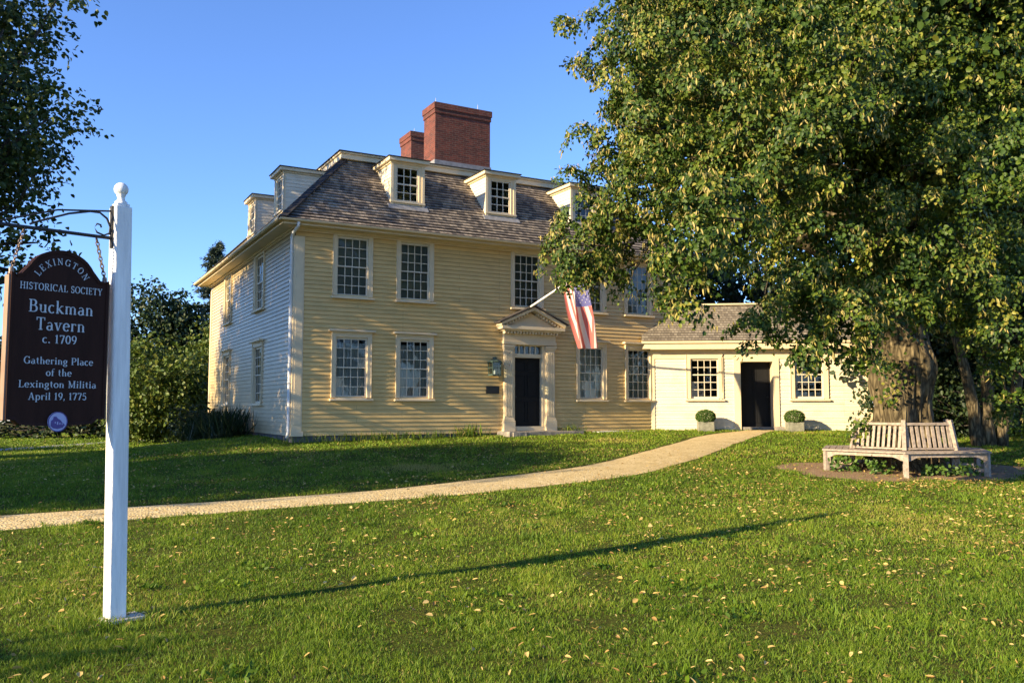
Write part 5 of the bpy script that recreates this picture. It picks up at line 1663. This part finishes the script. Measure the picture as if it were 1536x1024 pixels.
# long grass and weeds at the foot of the end wall
def tuft(x, y, n, h, rx, ry, m, label, name="grass_clump", cat_="plants", group=None, w=.016, rot=0.0):
    z = tz(x, y)
    root = thing(name, label, cat_, (x, y, z), 0, group)
    q = rng.normal(size=(n, 2)) * np.array([rx, ry]) * .5
    c, s = math.cos(rot), math.sin(rot)
    q = np.stack([q[:, 0] * c - q[:, 1] * s, q[:, 0] * s + q[:, 1] * c], 1)
    zz = terr(q[:, 0] + x, q[:, 1] + y) - z
    b = np.stack([q[:, 0], q[:, 1], zz], 1)
    hh = h * rng.uniform(.45, 1.1, n)
    le = rng.normal(size=(n, 2)) * .35
    ax = np.stack([le[:, 0], le[:, 1], np.ones(n)], 1)
    v, f = leaf_arrays(b, ax, rng.normal(size=(n, 3)), hh, np.full(n, w), .1)
    tri_mesh("foliage", v, f, m, root, np.repeat(rng.random(n), 4))
p = HW(-.75, 6.6)
tuft(p.x, p.y, 1600, 1.0, 2.2, .7, M_dark, "tall dark clump of weeds along the end wall of the house", rot=HROT + math.pi / 2)
p = HW(-.7, 9.8)
broad_tree("wall_shrub", "low dark shrub beside the far part of the end wall", "shrub", p.x, p.y, .4, .04, [(p.x + random.uniform(-.5, .5), p.y + random.uniform(-1.2, 1.2), tz(p.x, p.y) + random.uniform(.2, .9), .45) for _ in range(12)], M_dark, 150, 7, .1, droop=.0, spread=.3, shell=.2)
p = HW(5.1, -.25)
tuft(p.x, p.y, 110, .42, .35, .15, M_grass, "thin dry weed by the foundation left of the doorstep", w=.012)
p = HW(8.55, -.25)
tuft(p.x, p.y, 60, .34, .35, .15, M_grass, "small dry weed at the right end of the doorstep", w=.012)
p = HW(2.2, -.3)
tuft(p.x, p.y, 420, .28, 3.2, .2, M_grass, "long uncut grass along the foundation under the left front windows", w=.012, rot=HROT)

# dark growth behind the bench and the annex
bgl = [((14.2, 27.0), 2.6, 2.4, "dark tree behind the right end of the annex"), ((18.5, 28.5), 3.0, 2.6, "dark tree behind the forked trunk"), ((10.2, 35.0), 4.6, 3.9, "dark tree rising behind the annex roof"), ((15.8, 32.5), 4.5, 3.0, "dark tree farther behind the annex"), ((22.0, 27.0), 3.0, 2.8, "dark tree at the far right behind the bench")]
for (xy, hz, r, lb) in bgl:
    x, y = xy
    broad_tree("garden_tree", lb, "tree", x, y, 1.5, .2, rl(46, x, y, tz(x, y) + hz, r, r * .8, hz * .85, .8, 1.3), M_dark, 40, 8, .2, "dark trees behind the bench", droop=.2, spread=.6, shell=.3)
ft = (12.15, 22.0)
broad_tree("forked_tree", "tree with pale forked trunks in shade right of the linden", "tree", ft[0], ft[1], 2.9, .19, rl(34, 13.2, 22.2, 5.4, 2.4, 2.0, 1.9, .8, 1.2), M_dark, 60, 8, .15, bark=M_bark, droop=.3, spread=.5, shell=.3, extra_trunks=((-.75, .1, .17), (.95, -.1, .16)))
broad_tree("hedge", "dark dense hedge along the right side behind the bench", "hedge", 14.5, 24.5, .5, .08, [(10.6 + k * .42, 24.6 + random.uniform(-.4, .4), tz(11, 24.5) + random.uniform(.3, 1.6), random.uniform(.6, .9)) for k in range(28)], M_dark, 90, 8, .12, droop=.1, spread=.35, shell=.3)

# ------------------------------------------------------------------ grass and fallen leaves
from math import hypot
def seg_mask(xy):
    """points on the path, bare earth or inside the buildings"""
    x, y = xy[:, 0], xy[:, 1]
    # path: polygon test by nearest stations
    poly = np.concatenate([UA, LA[::-1]])
    ins = np.zeros(len(x), bool)
    j = len(poly) - 1
    for i in range(len(poly)):
        xi, yi, xj, yj = poly[i][0], poly[i][1], poly[j][0], poly[j][1]
        c = ((yi > y) != (yj > y)) & (x < (xj - xi) * (y - yi) / ((yj - yi) or 1e-9) + xi)
        ins ^= c; j = i
    dx, dy = (x - BC.x) / 1.08, y - BC.y
    a = np.mod(np.arctan2(dy, dx), 2 * math.pi)
    rr_ = np.interp(a, np.linspace(0, 2 * math.pi, len(DR) + 1), DR + [DR[0]])
    rad = np.hypot(dx, dy)
    dirtm = (rad < rr_ * (.9 + .12 * rng.random(len(x)))) & (rng.random(len(x)) < .93)
    hx, hy = (x - HO.x) * hc + (y - HO.y) * hs, -(x - HO.x) * hs + (y - HO.y) * hc
    hm = (hx > -.02) & (hx < W) & (hy > -.02)
    ax_, ay_ = (x - AO.x) * ac + (y - AO.y) * as_, -(x - AO.x) * as_ + (y - AO.y) * ac
    am = (ax_ > 0) & (ax_ < AL) & (ay_ > -.02)
    return ins | dirtm | hm | am
def fnoise(x, y, s, seed):
    """cheap smooth noise from summed sines"""
    r_ = np.random.default_rng(seed)
    o = np.zeros_like(x)
    for k in range(9):
        a = r_.uniform(0, 2 * math.pi); f = s * r_.uniform(.6, 1.8); ph = r_.uniform(0, 6.28)
        o += np.sin((x * np.cos(a) + y * np.sin(a)) * f + ph + 1.3 * np.sin((x * np.sin(a) - y * np.cos(a)) * f * .7 + ph))
    return o / 9
V_, F_, R_ = [], [], []
vo = 0
# coarse tufts and broad-leaved weeds in the lawn
nc = 240
cy = np.sqrt(rng.uniform(4.4 ** 2, 16 ** 2, nc)); cx = rng.uniform(-.6, .62, nc) * cy
ok = ~seg_mask(np.stack([cx, cy], 1)); cx, cy = cx[ok], cy[ok]
per = 34
sz = rng.uniform(.05, .15, len(cx))
tx = np.repeat(cx, per) + rng.normal(size=len(cx) * per) * np.repeat(sz, per); ty = np.repeat(cy, per) + rng.normal(size=len(cx) * per) * np.repeat(sz, per)
nt_ = len(tx)
wide = np.repeat(rng.random(len(cx)) < .25, per)
tax = np.stack([rng.normal(size=nt_) * np.where(wide, 1.2, .5), rng.normal(size=nt_) * np.where(wide, 1.2, .5), np.ones(nt_)], 1)
tl_ = np.where(wide, rng.uniform(.03, .06, nt_), rng.uniform(.05, .10, nt_))
v, f = leaf_arrays(np.stack([tx, ty, terr(tx, ty) + np.where(wide, .02, -.003)], 1), tax, rng.normal(size=(nt_, 3)), tl_, tl_ * np.where(wide, .6, .11), .1)
V_.append(v); F_.append(f); R_.append(np.repeat(np.clip(np.repeat(rng.uniform(.05, .5, len(cx)), per) + rng.normal(0, .08, nt_), 0, .9), 4)); vo = len(v)
bands = [(4.3, 6.0, 9000, .038, .0045), (6.0, 8.5, 5600, .038, .006), (8.5, 12, 3000, .040, .008), (12, 18, 1300, .045, .013), (18, 30, 420, .05, .024), (30, 50, 90, .07, .05)]
for (y0, y1, dens, bh, bw) in bands:
    half = .66
    n = int(dens * half * (y1 * y1 - y0 * y0))
    y = np.sqrt(rng.uniform(y0 * y0, y1 * y1, n)); x = rng.uniform(-half, half, n) * y
    clump = fnoise(x, y, 5.5, 3); patch = fnoise(x, y, 1.0, 5); fine = fnoise(x, y, 16, 9)
    edge = rng.normal(0, .045, (n, 2))
    keep = ~seg_mask(np.stack([x, y], 1) + edge) & (rng.random(n) < .76 + .45 * clump + .35 * fine)
    x, y, clump, patch, fine = x[keep], y[keep], clump[keep], patch[keep], fine[keep]
    n = len(x)
    h = bh * rng.uniform(.35, 1.15, n) * (1 + .8 * clump + .4 * fine)
    h *= np.where(np.hypot(x - PP.x, y - PP.y) < .42, 1.7, 1)
    az = rng.uniform(0, 2 * math.pi, n)
    lean = rng.uniform(.15, 1.1, n) * h
    b = np.stack([x, y, terr(x, y) - .004], 1)
    tdir = np.stack([np.cos(az), np.sin(az), np.zeros(n)], 1)
    fa = rng.uniform(0, 2 * math.pi, n)
    sdir = np.stack([np.cos(fa), np.sin(fa), np.zeros(n)], 1) * (bw * rng.uniform(.6, 1.3, n))[:, None]
    up_ = np.array([0, 0, 1.0])
    mid = b + tdir * (lean * .35)[:, None] + up_ * (h * .62)[:, None]
    tip = b + tdir * lean[:, None] + up_ * h[:, None]
    v = np.stack([b - sdir * .5, b + sdir * .5, mid + sdir * .38, mid - sdir * .38, tip], 1).reshape(-1, 3)
    i = np.arange(n)[:, None] * 5 + vo
    f = np.concatenate([i + np.array([[0, 1, 2]]), i + np.array([[0, 2, 3]]), i + np.array([[3, 2, 4]])], 1).reshape(-1, 3)
    rn = np.clip(.42 + .30 * patch + .22 * clump + rng.normal(0, .17, n), 0, .93)
    drp = fnoise(x, y, .9, 31)
    rn = np.clip(rn + np.where(drp > .26, (drp - .26) * 1.6, 0), 0, .96)
    dry = rng.random(n) < .04 + .10 * (drp > .3)
    rn = np.where(dry, rng.uniform(.94, 1, n), rn)
    V_.append(v); F_.append(f); R_.append(np.repeat(rn, 3)); vo += len(v)
gr = tri_mesh("grass", np.concatenate(V_), np.concatenate(F_), M_grass, None, np.concatenate(R_))
gr['kind'] = 'stuff'
# fallen leaves and bracts, thicker towards the linden
n = 120000
y = np.sqrt(rng.uniform(4.4 ** 2, 21 ** 2, n)); x = rng.uniform(-.64, .66, n) * y
dl = np.hypot(x - 6.5, y - 13)
den = .30 + .9 * np.exp(-(dl / 7.0) ** 2)
den *= np.clip(.5 + 1.2 * fnoise(x, y, 1.7, 21), .05, 1.4)
keep = (rng.random(n) < den * .30) & ((~seg_mask(np.stack([x, y], 1))) | (rng.random(n) < .25))
hx, hy = (x - HO.x) * hc + (y - HO.y) * hs, -(x - HO.x) * hs + (y - HO.y) * hc
keep &= ~((hx > 0) & (hy > 0))
x, y = x[keep], y[keep]; n = len(x)
pos = np.stack([x, y, terr(x, y) + rng.uniform(.03, .05, n)], 1)
a = rng.uniform(0, 2 * math.pi, n)
ax = np.stack([np.cos(a), np.sin(a), rng.normal(0, .25, n)], 1)
nr = np.stack([rng.normal(0, .5, n), rng.normal(0, .5, n), np.ones(n)], 1)
L = rng.uniform(.026, .062, n); Wd = L * np.where(rng.random(n) < .7, rng.uniform(.18, .32, n), rng.uniform(.45, .7, n))
v, f = leaf_arrays(pos, ax, nr, L, Wd, .22)
fallen = tri_mesh("fallen_leaves", v, f, M_fallen, None, np.repeat(rng.random(n), 4))
fallen['kind'] = 'stuff'
